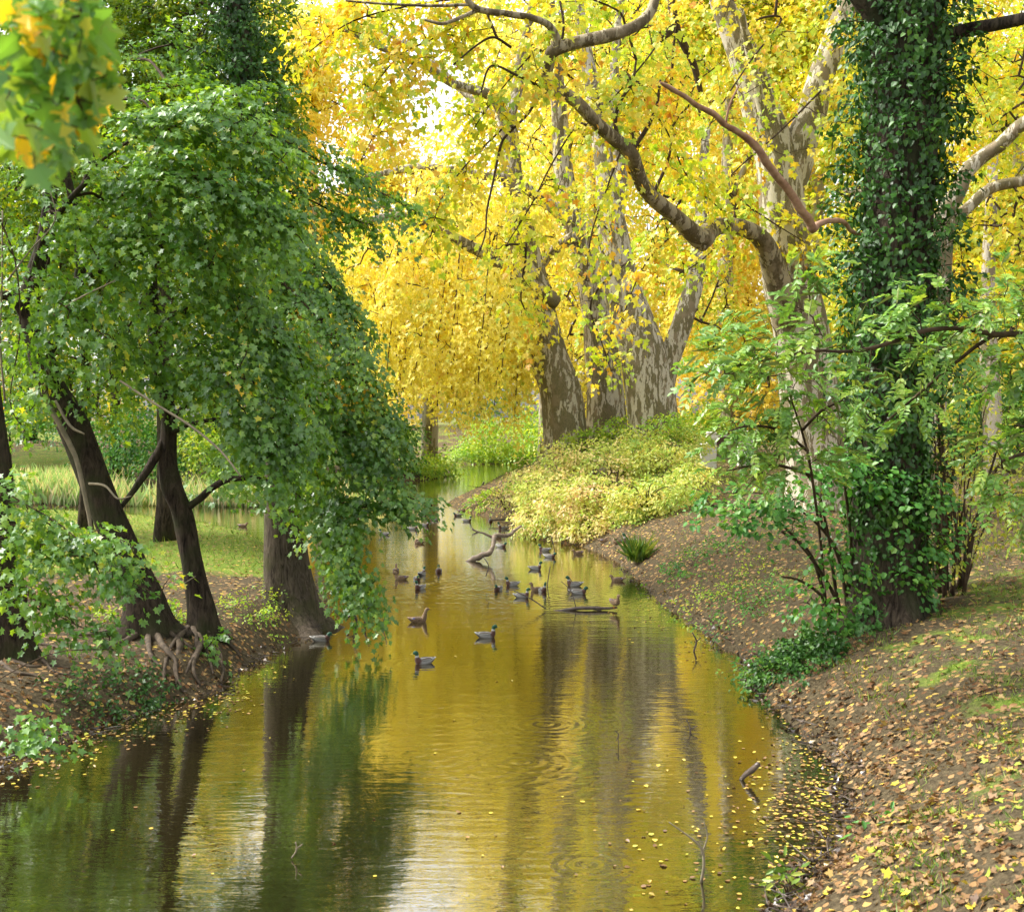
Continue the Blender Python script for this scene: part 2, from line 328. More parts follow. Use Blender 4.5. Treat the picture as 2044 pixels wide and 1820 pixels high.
ad = nd(nt, 'ShaderNodeMath', operation='ADD'); L(a.outputs['Fac'], ad.inputs[0]); L(n1, ad.inputs[1])
tm = ramp(nt, [(.0, (0,)*3), (.92, (0,)*3), (1.0, (1,)*3)]); mm = nd(nt, 'ShaderNodeMath', operation='MULTIPLY'); mm.inputs[1].default_value = .87
L(ad.outputs[0], mm.inputs[0]); L(mm.outputs[0], tm.inputs[0]); tm.color_ramp.elements[1].position = .70; tm.color_ramp.elements[2].position = .86
base = mixc(nt, tm.outputs[0], soil.outputs[0], turf.outputs[0])
vo = nd(nt, 'ShaderNodeTexVoronoi'); vo.inputs['Scale'].default_value = 7.5; vo.inputs['Randomness'].default_value = 1; L(pv, vo.inputs['Vector'])
sep = nd(nt, 'ShaderNodeSeparateColor'); L(vo.outputs['Color'], sep.inputs[0])
lc = ramp(nt, [(0, (.12,.055,.025)), (.4, (.27,.15,.065)), (.8, (.42,.27,.12)), (1, (.55,.40,.06))]); L(sep.outputs[0], lc.inputs[0])
lm = nd(nt, 'ShaderNodeMath', operation='LESS_THAN'); L(sep.outputs[1], lm.inputs[0]); lm.inputs[1].default_value = .42
ds = nd(nt, 'ShaderNodeMath', operation='LESS_THAN'); L(vo.outputs['Distance'], ds.inputs[0]); ds.inputs[1].default_value = .42
mu = nd(nt, 'ShaderNodeMath', operation='MULTIPLY'); L(lm.outputs[0], mu.inputs[0]); L(ds.outputs[0], mu.inputs[1])
c = mixc(nt, mu.outputs[0], base, lc.outputs[0])
pbsdf(nt, out, c, .95, n2, .8, .06, .1); M['ground'] = m
g = mesh_obj('ground', np.stack([gxx, gyy, gz], 1), gl.ravel(), np.arange(len(gl))*4, np.full(len(gl), 4), M['ground'], None,
             {'turf': ('POINT', 'FLOAT', grassy(gxx, gyy))}); tag(g, kind='structure')
# ---------------------------------------------------------------- water
m, nt, out = new_mat('river_water'); L = nt.links.new
pv = mapped(nt, (1, 1, 1))
h1 = noise(nt, mapped(nt, (.42, 1.9, 1)), 1.1, 2, .5, .3); h2 = noise(nt, mapped(nt, (1.5, 5.2, 1)), 1.7, 3, .55, .4); h3 = noise(nt, mapped(nt, (.12, .2, 1)), 1.0, 2)
def mth(op, a, b=None, c=None):
    q = nd(nt, 'ShaderNodeMath', operation=op)
    for i, v in enumerate((a, b, c)):
        if v is None: continue
        if isinstance(v, (int, float)): q.inputs[i].default_value = v
        else: L(v, q.inputs[i])
    return q.outputs[0]
hh = mth('ADD', mth('MULTIPLY', h1, .0070), mth('MULTIPLY', h2, .0034))
hh = mth('MULTIPLY', hh, mth('ADD', .35, mth('MULTIPLY', h3, 1.3)))
# rings spreading from things that touched the surface: centre, wavelength, reach, height
tc = nd(nt, 'ShaderNodeTexCoord')
for (px, py, wl, reach, amp) in ((868,1515,.30,1.5,.0026),(905,1440,.26,1.2,.002),(1040,1520,.24,1.1,.003),(970,1535,.28,1.6,.002),(1000,1180,.30,2.6,.005),(1140,1190,.3,3,.005),
        (838,1165,.3,2.6,.005),(845,1325,.22,1.4,.003),(1090,1445,.22,1.0,.003),(790,1150,.3,2,.004),(650,1262,.25,1.2,.004),(1170,1725,.2,.6,.0025),(1120,1080,.25,2.2,.003)):
    c = W(px, py); ds = nd(nt, 'ShaderNodeVectorMath', operation='DISTANCE'); L(tc.outputs['Object'], ds.inputs[0]); ds.inputs[1].default_value = tuple(c)
    w = mth('SINE', mth('MULTIPLY', ds.outputs['Value'], 2*PI/wl)); e = mth('POWER', math.e, mth('MULTIPLY', ds.outputs['Value'], -1/reach*1.4))
    hh = mth('ADD', hh, mth('MULTIPLY', mth('MULTIPLY', w, e), amp*.5))
b = nd(nt, 'ShaderNodeBump'); b.inputs['Strength'].default_value = 1.0; b.inputs['Distance'].default_value = 1.0; L(hh, b.inputs['Height'])
fr = nd(nt, 'ShaderNodeFresnel'); fr.inputs['IOR'].default_value = 1.34; L(b.outputs[0], fr.inputs['Normal'])
gl_ = nd(nt, 'ShaderNodeBsdfGlossy'); gl_.inputs['Roughness'].default_value = .012; gl_.inputs['Color'].default_value = (1, .97, .88, 1); L(b.outputs[0], gl_.inputs['Normal'])
df_ = nd(nt, 'ShaderNodeBsdfDiffuse'); df_.inputs['Color'].default_value = (.016, .013, .004, 1)
p = nd(nt, 'ShaderNodeMixShader'); L(mth('MINIMUM', mth('MULTIPLY_ADD', fr.outputs[0], .92, .37), .97), p.inputs[0]); L(df_.outputs[0], p.inputs[1]); L(gl_.outputs[0], p.inputs[2])
L(p.outputs[0], out.inputs[0]); M['water'] = m
wx, wy = np.meshgrid(np.linspace(-640, 640, 21), np.linspace(-34, 845, 15)); wi = (np.arange(14)[:, None]*21+np.arange(20)[None]).ravel()
wl_ = np.stack([wi, wi+1, wi+22, wi+21], 1)
w_ = mesh_obj('water', np.stack([wx.ravel(), wy.ravel(), np.zeros(wx.size)], 1), wl_.ravel(), np.arange(len(wl_))*4, np.full(len(wl_), 4), M['water']); tag(w_, kind='structure')
# ================================================================ trees
def path(pts, Y=None):
    """[(px, py, radius px, depth)] surveyed along a limb -> world points and radii"""
    a = np.array([P(p[0], p[1], p[3] if len(p) > 3 else Y) for p in pts]); r = np.array([p[2]/F*(p[3] if len(p) > 3 else Y) for p in pts]); return a, r
def ellip(rng, n, c, r, shell=.45):
    d = nrm(rng.normal(0, 1, (n, 3))); return np.array(c)+d*np.array(r)*(rng.uniform(shell**3, 1, n)**(1/3))[:, None]
class Tree:
    def __init__(s, name, label, cat, base, group=None, seed=1):
        s.o = empty(name, base, label, cat, group); s.wood = []; s.wr = []; s.rng = np.random.default_rng(seed); s.c = []; s.d = []; s.n = []; s.mb = MB(); s.seed = seed; s.bmb = MB()
    def limb(s, pts, rad, segs=12, n=6, rough=.05, flare=None, mb=None, lobes=5, grow=True):
        p, r = tube(mb or s.mb, pts, rad, segs, n, rough, s.seed+len(s.wood), flare, lobes=lobes)
        if grow: s.wood += list(p[::2]); s.wr += list(r[::2])
        return p
    def bark(s, mat, name='trunk'): s.mb.build(name, mat, s.o); s.mb = MB()
    def spray(s, c, d): s.c.append(np.atleast_2d(c)); s.d.append(np.atleast_2d(d))
    def lobe(s, px, py, Y, rx, ry, rY, n, shell=.4, out=.7, vec=(0, 0, 0)):
        c = P(px, py, Y); k = Y/F; q = ellip(s.rng, n, c, (rx*k, rY, ry*k), shell); s.spray(q, nrm(q-c)*out+np.array(vec)+s.rng.normal(0, .35, (n, 3)))
    def strand(s, pts, n, dr=.35, spread=1.0, along=.8, rad=3.0, wood=True, ymul=1.0):
        """a leafy bough: pts = (px, py, half width px, depth); sprays fill it, a limb runs inside it"""
        a, r = path(pts); c = catmull(np.concatenate([a, r[:, None]], 1), 6); tt = nrm(np.gradient(c[:, :3], axis=0))
        if wood:
            b = a; rr_ = np.linspace(rad, 1.0, len(a))/F*pts[0][3]; wd = np.array(s.wood); dd = np.linalg.norm(wd-a[0], axis=1)+np.maximum(wd[:, 2]-a[0][2], 0)*.3; j = int(np.argmin(dd))
            if np.linalg.norm(wd[j]-a[0]) > .15: b = np.concatenate([[wd[j]], [wd[j]*.5+a[0]*.5+(0, 0, .12*np.linalg.norm(wd[j]-a[0]))], a]); rr_ = np.concatenate([[rr_[0]*1.35, rr_[0]*1.15], rr_])
            s.limb(b, rr_, 6, 4, 0, mb=s.bmb)
        w = c[:, 3]; k = s.rng.choice(len(c), n, p=w/w.sum()); off = s.rng.normal(0, .48, (n, 3))*c[k, 3:4]*(spread, ymul*spread, spread)
        q = c[k, :3]+off; s.spray(q, tt[k]*along+nrm(off)*.7+np.array((0, 0, -dr))+s.rng.normal(0, .25, (n, 3)))
    def finish(s, leafm, shape, size, per, L, wd, th, up=.6, droop=.25, jit=.45, twigm='twig', tw=True, rtip=.012, k=.006, name='crown', every=1, segs=4, face=(0, -.35, 0), rmax=.12):
        c = np.concatenate(s.c); d = np.concatenate(s.d)
        if tw:
            t = c[::every]; t = t if len(t) < 900 else t[s.rng.choice(len(t), 900, replace=False)]
            twigs(s.bmb, np.array(s.wood), np.array(s.wr), t, rtip, k, s.rng, segs=segs, rmax=rmax)
        if s.bmb.v: s.bmb.build('branches', M[twigm], s.o); s.bmb = MB()
        pos, ld, ln, cl = sprays(c, d, per, L, wd, th, s.rng, up, droop, jit, face)
        rn = .68*cl+.32*s.rng.uniform(0, 1, len(pos)); sz = s.rng.uniform(.65, 1.2, len(pos))*size
        ok = pos[:, 2] > np.where(pos[:, 1] > 0, .03, 0); s.c = []; s.d = []
        return leaves(name, pos[ok], ld[ok], ln[ok], sz[ok], shape, M[leafm], s.o, rn[ok], rng=s.rng)
# ---- the big planes on the right bank
def on(px, Y, dz=0): x = (px-CX)/F*Y; return np.array((x, Y, float(ground_z(x, Y))+dz))
def base_path(px, Y, r): b = on(px, Y, -.15); return b, r/F*Y
def trunk_tree(name, label, cat, px, Y, r0, pts, seed, group=None, segs=20, flare=.5, fh=.9, rough=.05, dbase=True):
    b, rb = base_path(px, Y, r0); t = Tree(name, label, cat, b+np.array((0, 0, .15)), group, seed); a, r = path(pts)
    t.limb(np.concatenate([[b], a]), np.concatenate([[rb], r]), segs, 7, rough, (flare*rb, fh)); return t
# P1 leaning left trunk of the clump
G1 = 'plane trees standing together on the bank'
t = trunk_tree('plane_tree', 'leftmost trunk of the plane clump, mottled olive and cream, leaning left over the channel', 'tree', 1132, 64, 48,
   [(1122,800,40,64),(1100,720,38,64),(1075,620,34,64),(1050,520,31,64),(1038,450,27,64),(1026,380,22,64),(1018,300,20,64),(1012,235,20,64)], 21, G1, segs=24)
t.limb(*path([(1014,250,13,64),(985,195,12,63),(945,180,10,62),(900,165,9,61),(840,128,8,60),(760,95,6,59),(690,60,4,58)]), segs=10)
t.limb(*path([(1012,240,13,64),(1030,190,12,64.5),(1040,120,11,65),(1058,40,9,65),(1075,-60,8,65),(1085,-150,5,65)]), segs=10)
t.limb(*path([(1112,605,16,63.5),(1065,572,14,63),(1017,545,13,62),(967,508,12,61),(917,481,11,60),(850,448,9.5,59),(800,431,8,58),(735,440,6,57),(690,455,4,56)]), segs=12)
t.limb(*path([(1010,240,9,64),(960,215,8,65),(905,165,7,66),(840,105,6,67),(760,60,5,68)]), segs=8)
t.limb(*path([(800,431,4,58),(740,400,3,58),(680,385,2.4,57),(600,330,2,57)]), segs=6)
t.bark(M['planebark2'])
for (px, py, Y, rx, ry, rY, n) in ((1000,620,68,130,90,3,60),(900,620,66,130,110,4,70),(820,560,64,100,90,4,60),(900,540,66,130,80,4,60),(760,480,62,90,50,3,40),(960,470,68,110,80,4,60),(1010,700,70,60,80,3,40),(690,540,62,50,90,3,40),(900,720,67,110,60,3,60)):
    t.lobe(px, py, Y, rx, ry, rY, n, .2, .5, (0, 0, -.5))
for k in range(26):
    x_ = 700+14.5*k+t.rng.normal(0, 8); y0_ = t.rng.uniform(440, 640); y1_ = min(880, 700+.55*(x_-700)*.9)+t.rng.uniform(-50, 30) if x_ < 960 else t.rng.uniform(740, 850); Yk_ = t.rng.uniform(58, 66)
    t.strand([(x_+10, y0_, 16, Yk_+1), (x_+2, y0_*.6+y1_*.4, 30, Yk_), (x_-8, y0_*.25+y1_*.75, 26, Yk_-.3), (x_-14, y1_, 10, Yk_-.5)], 20, .8, 1, 1.0, 1.1)
t.finish('gold', 'three', .25, 26, 1.1, .34, .12, droop=.7, rtip=.012, k=.005, up=.5, face=(-.1, -.6, 0))
# P2 middle
t = trunk_tree('plane_tree', 'middle plane trunk of the clump, darkest, with a fork high among yellow leaves', 'tree', 1215, 67, 44,
   [(1212,800,38,67),(1200,700,33,67),(1185,600,29,67),(1165,500,26,67),(1142,430,24,67),(1128,360,20,67),(1120,280,17,67),(1112,180,15,67),(1100,60,12,67),(1095,-80,8,67)], 22, G1, segs=22)
t.limb(*path([(1130,440,15,66),(1110,420,13,65.5),(1060,383,11,65),(1017,359,10,64),(960,350,9,63),(897,340,8.5,62),(833,334,8,61),(750,350,6,60),(690,362,4,59)]), segs=10)
t.limb(*path([(1150,470,12,66),(1105,500,10,66.5),(1075,540,8,67)]), segs=8)
t.bark(M['planebark'])
for (px, py, Y, rx, ry, rY, n) in ((1120,560,73,90,80,2,60),(1130,330,74,120,110,3,80),(1110,120,72,140,120,4,80),(1000,440,64,110,60,3,40),(1180,720,70,60,100,3,60),(900,380,61,110,50,4,50),(1000,60,68,120,100,4,50)):
    t.lobe(px, py, Y, rx, ry, rY, n, .3, .6, (0, 0, -.3))
t.finish('gold', 'three', .27, 26, 1.6, .55, .35, droop=.4, rtip=.014)
# P3 right
t = trunk_tree('plane_tree', 'thickest trunk of the plane clump, rightmost, forking low into a bare side stem', 'tree', 1318, 62, 58,
   [(1305,830,50,62),(1288,740,47,62),(1262,640,42,62),(1240,560,37,62),(1225,480,31,62),(1214,400,24,62),(1205,320,20,62),(1190,220,17,62),(1170,110,14,62),(1155,0,11,62),(1150,-120,7,62)], 23, G1, segs=26)
t.limb(*path([(1318,790,24,62),(1336,715,22,62),(1362,640,20,62),(1384,570,18,62.3),(1395,500,16,62.6),(1400,440,13,63),(1402,360,10,63.4),(1410,250,8,64)]), segs=14)
t.limb(*path([(1222,470,16,62),(1236,400,15,62.5),(1238,320,13,63),(1225,220,11,63),(1228,120,9,63),(1240,0,7,63)]), segs=12)
t.bark(M['planebark'])
for (px, py, Y, rx, ry, rY, n) in ((1270,250,69,110,130,4,80),(1330,420,70,90,100,3,60),(1320,120,66,130,110,4,80),(1240,60,68,110,90,4,60),(1430,620,68,60,90,3,60),(1170,430,59,40,50,1,12)):
    t.lobe(px, py, Y, rx, ry, rY, n, .3, .6, (0, 0, -.3))
t.finish('yelgreen', 'three', .27, 24, 1.6, .55, .35, droop=.35, rtip=.014)
# P5 big right plane with the long limb over the river
t = trunk_tree('plane_tree', 'huge plane tree beside the ivy-clad trunk, its long crooked limb reaching over the river', 'tree', 1632, 45, 64,
   [(1628,900,60,45),(1613,768,56,45),(1596,640,53,45),(1580,568,53,45),(1566,468,48,45),(1556,370,46,45),(1545,300,42,45),(1520,225,38,45),(1492,134,32,45),(1462,60,26,45),(1440,0,22,45),(1425,-90,15,45)], 25, segs=30, rough=.035)
t.limb(*path([(1560,420,30,45),(1590,320,36,45),(1615,240,30,45.3),(1640,150,27,45.6),(1672,60,22,46),(1695,0,19,46),(1720,-90,13,46)]), segs=18)
t.limb(*path([(1545,300,14,44.6),(1525,230,11,44.3),(1500,120,9,44),(1478,20,7,43.6)]), segs=10)
t.bark(M['planebark'])
lm = MB()
t.limb(*path([(1575,640,30,44.4),(1560,570,28,43.9),(1540,515,24,43.4),(1512,472,19,42.8),(1475,450,17,42.2),(1440,451,17,41.6),(1415,466,20,41),(1402,480,22,40.7),(1385,468,19,40.4),(1355,440,16,39.8),(1315,404,15,39),(1285,370,14.5,38.4),(1268,335,14.5,38),(1257,308,14.5,37.6),(1225,275,14,37.2),(1190,243,13.5,36.8),(1152,207,13,36.4),(1120,187,13,36),(1094,178,14,35.8),(1090,158,12,35.6),(1096,128,11,35.4),(1102,105,13,35.2),(1130,92,13,35.2),(1170,82,13,35.2),(1215,73,13,35.3),(1262,56,11,35.5),(1295,28,10,35.8),(1308,-10,10,36),(1315,-70,8,36.2)]), segs=14, n=4, rough=.07, mb=lm)
t.limb(*path([(1402,470,14,40.7),(1402,492,12,40.6),(1400,500,5,40.6)]), segs=10, mb=lm)
t.limb(*path([(1104,105,8,35.2),(1112,78,7.5,35),(1096,52,7,34.8),(1062,36,7,34.5),(1010,28,7,34.2),(962,21,7,33.8),(938,8,6.5,33.6),(924,-20,5,33.4)]), segs=8, mb=lm)
t.limb(*path([(955,20,4.5,33.8),(925,33,4,33.6),(900,43,3.8,33.4),(882,48,3.5,33.3),(848,40,2.6,33.2)]), segs=6, mb=lm)
t.limb(*path([(938,10,3.5,33.6),(860,12,3,33.2),(760,8,2.5,33),(690,2,2,33)]), segs=6, mb=lm)
lo = lm.build('limb', M['limbbark'], t.o)
for q in ([(1078,190,3.6,36),(1064,212,3.2,35.8),(1050,232,3,35.6),(1020,262,2.8,35.4),(1003,282,2.8,35.2),(993,320,2.6,35),(985,360,2.3,34.8),(972,420,2,34.6),(968,470,1.6,34.5),(950,520,1,34.4)],
          [(1235,285,5,37.2),(1228,240,4,37.4),(1240,200,3.5,37.6),(1262,165,3,37.8),(1270,120,2,38)], [(1262,300,5,37.8),(1290,258,4.5,38.2),(1310,215,3.4,38.4),(1318,160,2.5,38.5)],
          [(1020,95,3,35),(985,75,2.6,34.6),(950,92,2.2,34.3),(905,130,1.8,34)], [(1325,175,6,40),(1345,165,5,40),(1300,168,4,39.5),(1262,170,3,39)],
          [(1092,178,5,35.8),(1060,165,3,35.3),(1030,150,2.6,35),(980,132,2.2,34.6),(960,185,1.8,34.4)], [(1300,395,4,38.6),(1330,330,3,38.8),(1345,270,2,39)],
          [(1120,92,3,35.2),(1125,50,2.5,35.3),(1118,5,2,35.4)], [(1460,452,4,42),(1468,420,3.5,42),(1450,385,2.6,42)], [(1340,60,9,43),(1320,80,5,42.6)],
          [(1340,-30,10,43),(1345,40,9,43),(1365,90,8,43.3),(1385,130,7,43.5),(1400,190,5,43.8)]):
    t.limb(*path(q), segs=6, n=5, rough=.03, mb=t.bmb)
R2 = t.rng
for (pts, n) in (([(1560,40,70,43),(1500,120,80,41),(1440,210,70,39.5),(1400,280,40,39)], 40), ([(1640,180,60,43),(1560,260,70,41),(1480,330,60,40),(1420,390,40,40)], 26), ([(1700,60,70,44),(1680,180,60,43),(1660,300,40,42)], 26),
      ([(1350,40,70,38),(1290,120,70,37),(1230,190,60,36.5),(1170,250,50,36)], 52), ([(1250,150,60,37),(1330,260,60,37.5),(1370,350,50,38.5),(1440,420,40,40)], 44), ([(1120,40,70,35.5),(1060,110,70,34.5),(1000,180,65,34),(950,250,50,34)], 62),
      ([(960,20,60,34),(880,70,70,33.5),(800,110,70,33),(740,180,50,33)], 62), ([(900,0,50,33.5),(780,20,60,33),(690,50,60,33),(610,110,50,33)], 50), ([(1000,260,50,35),(930,330,60,34.6),(880,400,50,34.4),(860,470,40,34.3)], 40),
      ([(1150,250,50,36.4),(1100,330,60,36),(1060,410,60,35.6),(1010,490,45,35.4)], 28), ([(1240,300,50,37.4),(1210,380,60,37),(1180,470,60,36.8),(1170,560,50,36.6)], 22), ([(1480,440,50,42),(1400,520,60,41.6),(1330,560,50,41)], 26),
      ([(1450,380,50,42),(1520,430,40,42),(1600,480,40,42.5)], 20), ([(1330,480,40,39.5),(1280,540,50,39),(1240,640,40,38.6)], 20), ([(830,150,50,34),(770,230,50,34),(720,320,40,34)], 22), ([(1230,20,60,36),(1140,-10,50,36),(1060,0,50,36)], 24),
      ([(1180,600,40,50),(1200,680,50,50),(1220,740,40,50)], 14), ([(1050,500,40,36),(1040,600,40,36),(1080,650,30,36)], 12), ([(1560,-60,80,43),(1450,-40,80,41),(1330,-50,80,39)], 40)):
    t.strand([(q[0], q[1], q[2], q[3]+1.3) for q in pts], n, .35, 1.0, .7, 2.2, ymul=.55)
t.finish('yelgreen', 'star', .215, 15, .85, .34, .16, droop=.35, rtip=.007, k=.0035, up=.5)
# P6 far right plane, trunk hidden behind the ivy
t = trunk_tree('plane_tree', 'plane tree behind the ivy-clad trunk, sending two thick limbs to the right edge', 'tree', 1850, 39, 36,
   [(1855,800,32,39),(1862,620,30,39),(1872,500,28,39),(1880,440,26,39)], 26, segs=18)
t.limb(*path([(1876,470,20,39),(1882,434,19,39),(1912,384,17,39),(1929,344,16,39),(1963,311,15,39),(1996,290,14,38.7),(2029,257,13,38.4),(2070,225,12,38),(2130,150,9,38)]), segs=12)
t.limb(*path([(1890,450,14,39),(1929,418,12,39.5),(1979,376,11,40),(2044,361,10,40),(2110,350,7,40)]), segs=10)
t.limb(*path([(1860,500,14,39),(1800,440,10,40),(1740,390,8,41),(1690,380,6,42)]), segs=8)
t.bark(M['planebark2'])
for (px, py, Y, rx, ry, rY, n) in ((1960,180,42,120,110,3,60),(2050,330,40,90,140,3,40),(1950,480,43,90,70,3,30),(1700,440,44,60,90,3,30),(1920,40,42,130,80,3,40),(2060,560,42,80,90,3,30)):
    t.lobe(px, py, Y, rx, ry, rY, n, .2, .6, (0, 0, -.3))
t.finish('yelgreen', 'star', .20, 20, 1.0, .4, .2, droop=.35, rtip=.008, k=.004)
# ---- planes farther back
def far_plane(label, px, Y, r0, pts, limbs, lobes, seed, mat='goldfar', size=.44, per=44, bark='farbark', L=2.0, shape='three'):
    t = trunk_tree('plane_tree', label, 'tree', px, Y, r0, pts, seed, 'plane trees farther back among the yellow leaves', segs=12)
    for l in limbs: t.limb(*path(l), segs=8)
    t.bark(M[bark])
    for q in lobes: t.lobe(*q[:6], int(q[6]*1.25), .15, .6, (0, 0, -.35))
    t.finish(mat, shape, size, per, L, .75, .5, droop=.35, rtip=.02, k=.01, every=2, rmax=.2)
far_plane('pinkish plane trunk between the huge plane and the clump, behind green twigs', 1455, 88, 24, [(1452,780,20,88),(1448,600,17,88),(1450,400,13,88),(1455,200,9,88)], [[(1450,420,7,88),(1500,300,6,88),(1540,180,4,88)]],
   [(1450,640,90,110,90,4,70),(1440,480,92,120,110,4,80),(1500,300,92,130,130,5,70),(1420,140,94,150,120,5,60),(1500,760,88,60,70,3,24)], 31)
far_plane('slender pale plane trunk near the right edge, beyond the curving limbs', 2022, 92, 15, [(2024,640,14,92),(2027,480,13,92),(2030,380,11,92),(2035,200,9,92)], [],
   [(1980,620,90,110,100,4,60),(2060,420,92,120,120,4,60),(1930,420,94,100,120,4,60),(1960,180,94,150,130,5,70),(2100,120,94,150,130,5,50),(1730,640,90,90,110,4,50)], 32, 'yelgreen')
far_plane('background plane tree whose pinkish base shows at the right among ash leaves', 1985, 62, 22, [(1978,780,18,62),(1972,640,16,62),(1975,480,12,62),(1985,250,9,62)], [],
   [(1720,200,76,130,130,4,60),(1700,560,78,90,130,4,60),(1930,600,70,110,80,4,40),(1740,20,78,130,110,4,50),(2050,650,66,60,80,4,20)], 33, 'yelgreen')
far_plane('tall plane tree directly behind the clump, its crown filling the gaps between the trunks', 1180, 96, 20, [(1182,700,17,96),(1178,500,14,96),(1175,300,11,96),(1172,100,8,96)], [],
   [(1150,640,98,140,120,5,60),(1130,440,100,150,120,5,70),(1200,240,100,150,140,5,60),(1280,560,98,110,130,4,50),(1330,260,100,110,140,5,50),(1240,60,100,150,130,5,50),(1080,240,102,90,90,4,24)], 34)
far_plane('golden plane tree hanging over the bend of the river at the left of the clump', 855, 110, 18, [(862,740,15,109),(875,600,13,107),(890,480,10,105),(905,400,7,104)], [],
   [(900,620,102,160,130,5,110),(800,540,100,140,110,5,90),(720,640,98,100,140,4,60),(1010,560,104,120,140,5,60),(880,450,104,160,75,5,50),(960,700,102,120,70,5,50),(740,430,100,130,60,4,28),(820,680,98,110,90,4,50)], 35)
far_plane('pale plane tree with thin bleached leaves at the upper left of the yellow canopy', 640, 92, 12, [(636,600,10,92),(630,400,8,92),(622,280,6,92),(640,150,4,92)], [[(622,290,4,92),(600,200,3,92),(620,130,2.6,92),(660,90,2,92)]],
   [(620,420,92,110,100,4,50),(700,340,94,90,70,3,18),(600,200,90,60,130,3,60),(560,60,90,80,90,3,60),(700,150,92,90,100,3,34),(720,10,90,90,60,3,30),(800,330,92,90,60,3,30)], 36)

far_plane('golden plane tree hidden mostly by the maples, glimpsed through their crowns at the left', 500, 97, 16, [(502,760,14,97),(505,560,12,97),(495,400,9,97),(500,250,6,97)], [],
   [(500,420,96,90,140,4,110),(540,600,96,80,120,4,90),(440,300,97,80,100,4,60),(400,470,98,60,100,4,40),(560,740,96,60,60,4,30),(620,520,97,70,120,3,80),(650,680,98,70,110,3,80),(690,780,100,60,60,3,40)], 37)
far_plane('small golden tree far behind the leaning maple trunk', 170, 92, 12, [(172,700,10,92),(170,500,8,92),(175,340,6,92)], [],
   [(180,380,92,60,110,3,50),(200,240,92,60,80,3,40),(170,560,92,50,80,3,30)], 38)
far_plane('high golden plane crown rising at the top right behind the huge plane', 1620, 84, 20, [(1622,700,17,84),(1630,400,14,84),(1640,100,10,84),(1640,-100,6,84)], [],
   [(1620,60,82,130,120,4,90),(1480,20,84,130,110,4,70),(1760,200,84,90,160,4,60),(1620,300,84,90,120,4,40),(1860,20,84,130,130,4,60),(1350,-20,86,140,100,4,60),(1600,-120,84,300,60,4,60)], 39, 'yelgreen')

for i_, (lab_, px_, lob_) in enumerate((('deepest yellow tree seen in slits above the middle trunk', 1090, [(1090,100,118,190,180,5,90),(1150,380,118,150,150,5,70),(950,300,120,120,90,5,30)]),
      ('deepest yellow tree behind the fork of the huge plane', 1480, [(1430,60,120,190,160,5,90),(1480,360,118,170,170,5,90),(1330,560,116,100,120,4,40),(1560,560,116,120,140,4,50)]),
      ('deepest yellow tree at the right edge beyond the slender trunk', 1960, [(1800,120,118,190,170,5,90),(2050,160,118,170,200,5,90),(1850,450,116,190,170,5,100),(2080,520,112,130,170,5,70),(1700,300,120,120,200,5,60)]))):
    far_plane(lab_, px_, 118, 16, [(px_,600,12,118),(px_+10,300,9,118),(px_,60,6,118)], [], lob_, 140+i_, 'goldfar' if i_ != 2 else 'yelgreen', .62, 40, L=2.6, shape='quad')
# ================================================================ left bank maples
G2 = 'maples on the left bank'
def root(t, pts, r0, r1): 
    pts = [np.array(q)-(0, 0, r1*1.1) for q in pts]; b = MB(); tube(b, pts, np.linspace(r0, r1, len(pts))*.8, 7, 4, .22, len(pts)+int(r0*1e3)); b.build('root', M['root'], t.o)
def gpt(px, py, dz=0.0): q = G(px, py); q[2] += dz; return q
# T4 the flared trunk at the water's edge, ivy darkening its upper part
b4 = W(582, 1236, .25); t4 = Tree('maple_tree', 'broad grey-brown maple trunk with flared roots at the water, one bough dipping into the river', 'tree', (b4[0], b4[1], .3), G2, 41)
t4.limb([(b4[0], b4[1], -.25)]+list(path([(578,1200,46,b4[1]),(570,1120,40,b4[1]),(566,1040,36,b4[1]),(563,968,33,b4[1]),(560,900,32,b4[1]),(552,780,29,b4[1]),(540,640,27,b4[1]),(525,480,25,b4[1]),(507,320,23,b4[1]),(488,160,21,b4[1]),(470,0,18,b4[1]),(460,-120,12,b4[1])])[0]),
   np.array([62,54,46,41,37,32,29,27,25,23,21,18,12])/F*b4[1], 32, 7, .035, (1.35, .6), lobes=5)
t4.bark(M['greybark'])
root(t4, [W(598,1215,.42), W(622,1228,.28), W(640,1242,.08), W(648,1252,-.15)], .17, .06); root(t4, [W(560,1190,.62), W(525,1172,.74), W(496,1156,.80), W(470,1150,.78)], .2, .05)
root(t4, [W(575,1215,.42), W(588,1236,.26), W(602,1254,.05), W(608,1264,-.1)], .15, .06)
Y = b4[1]
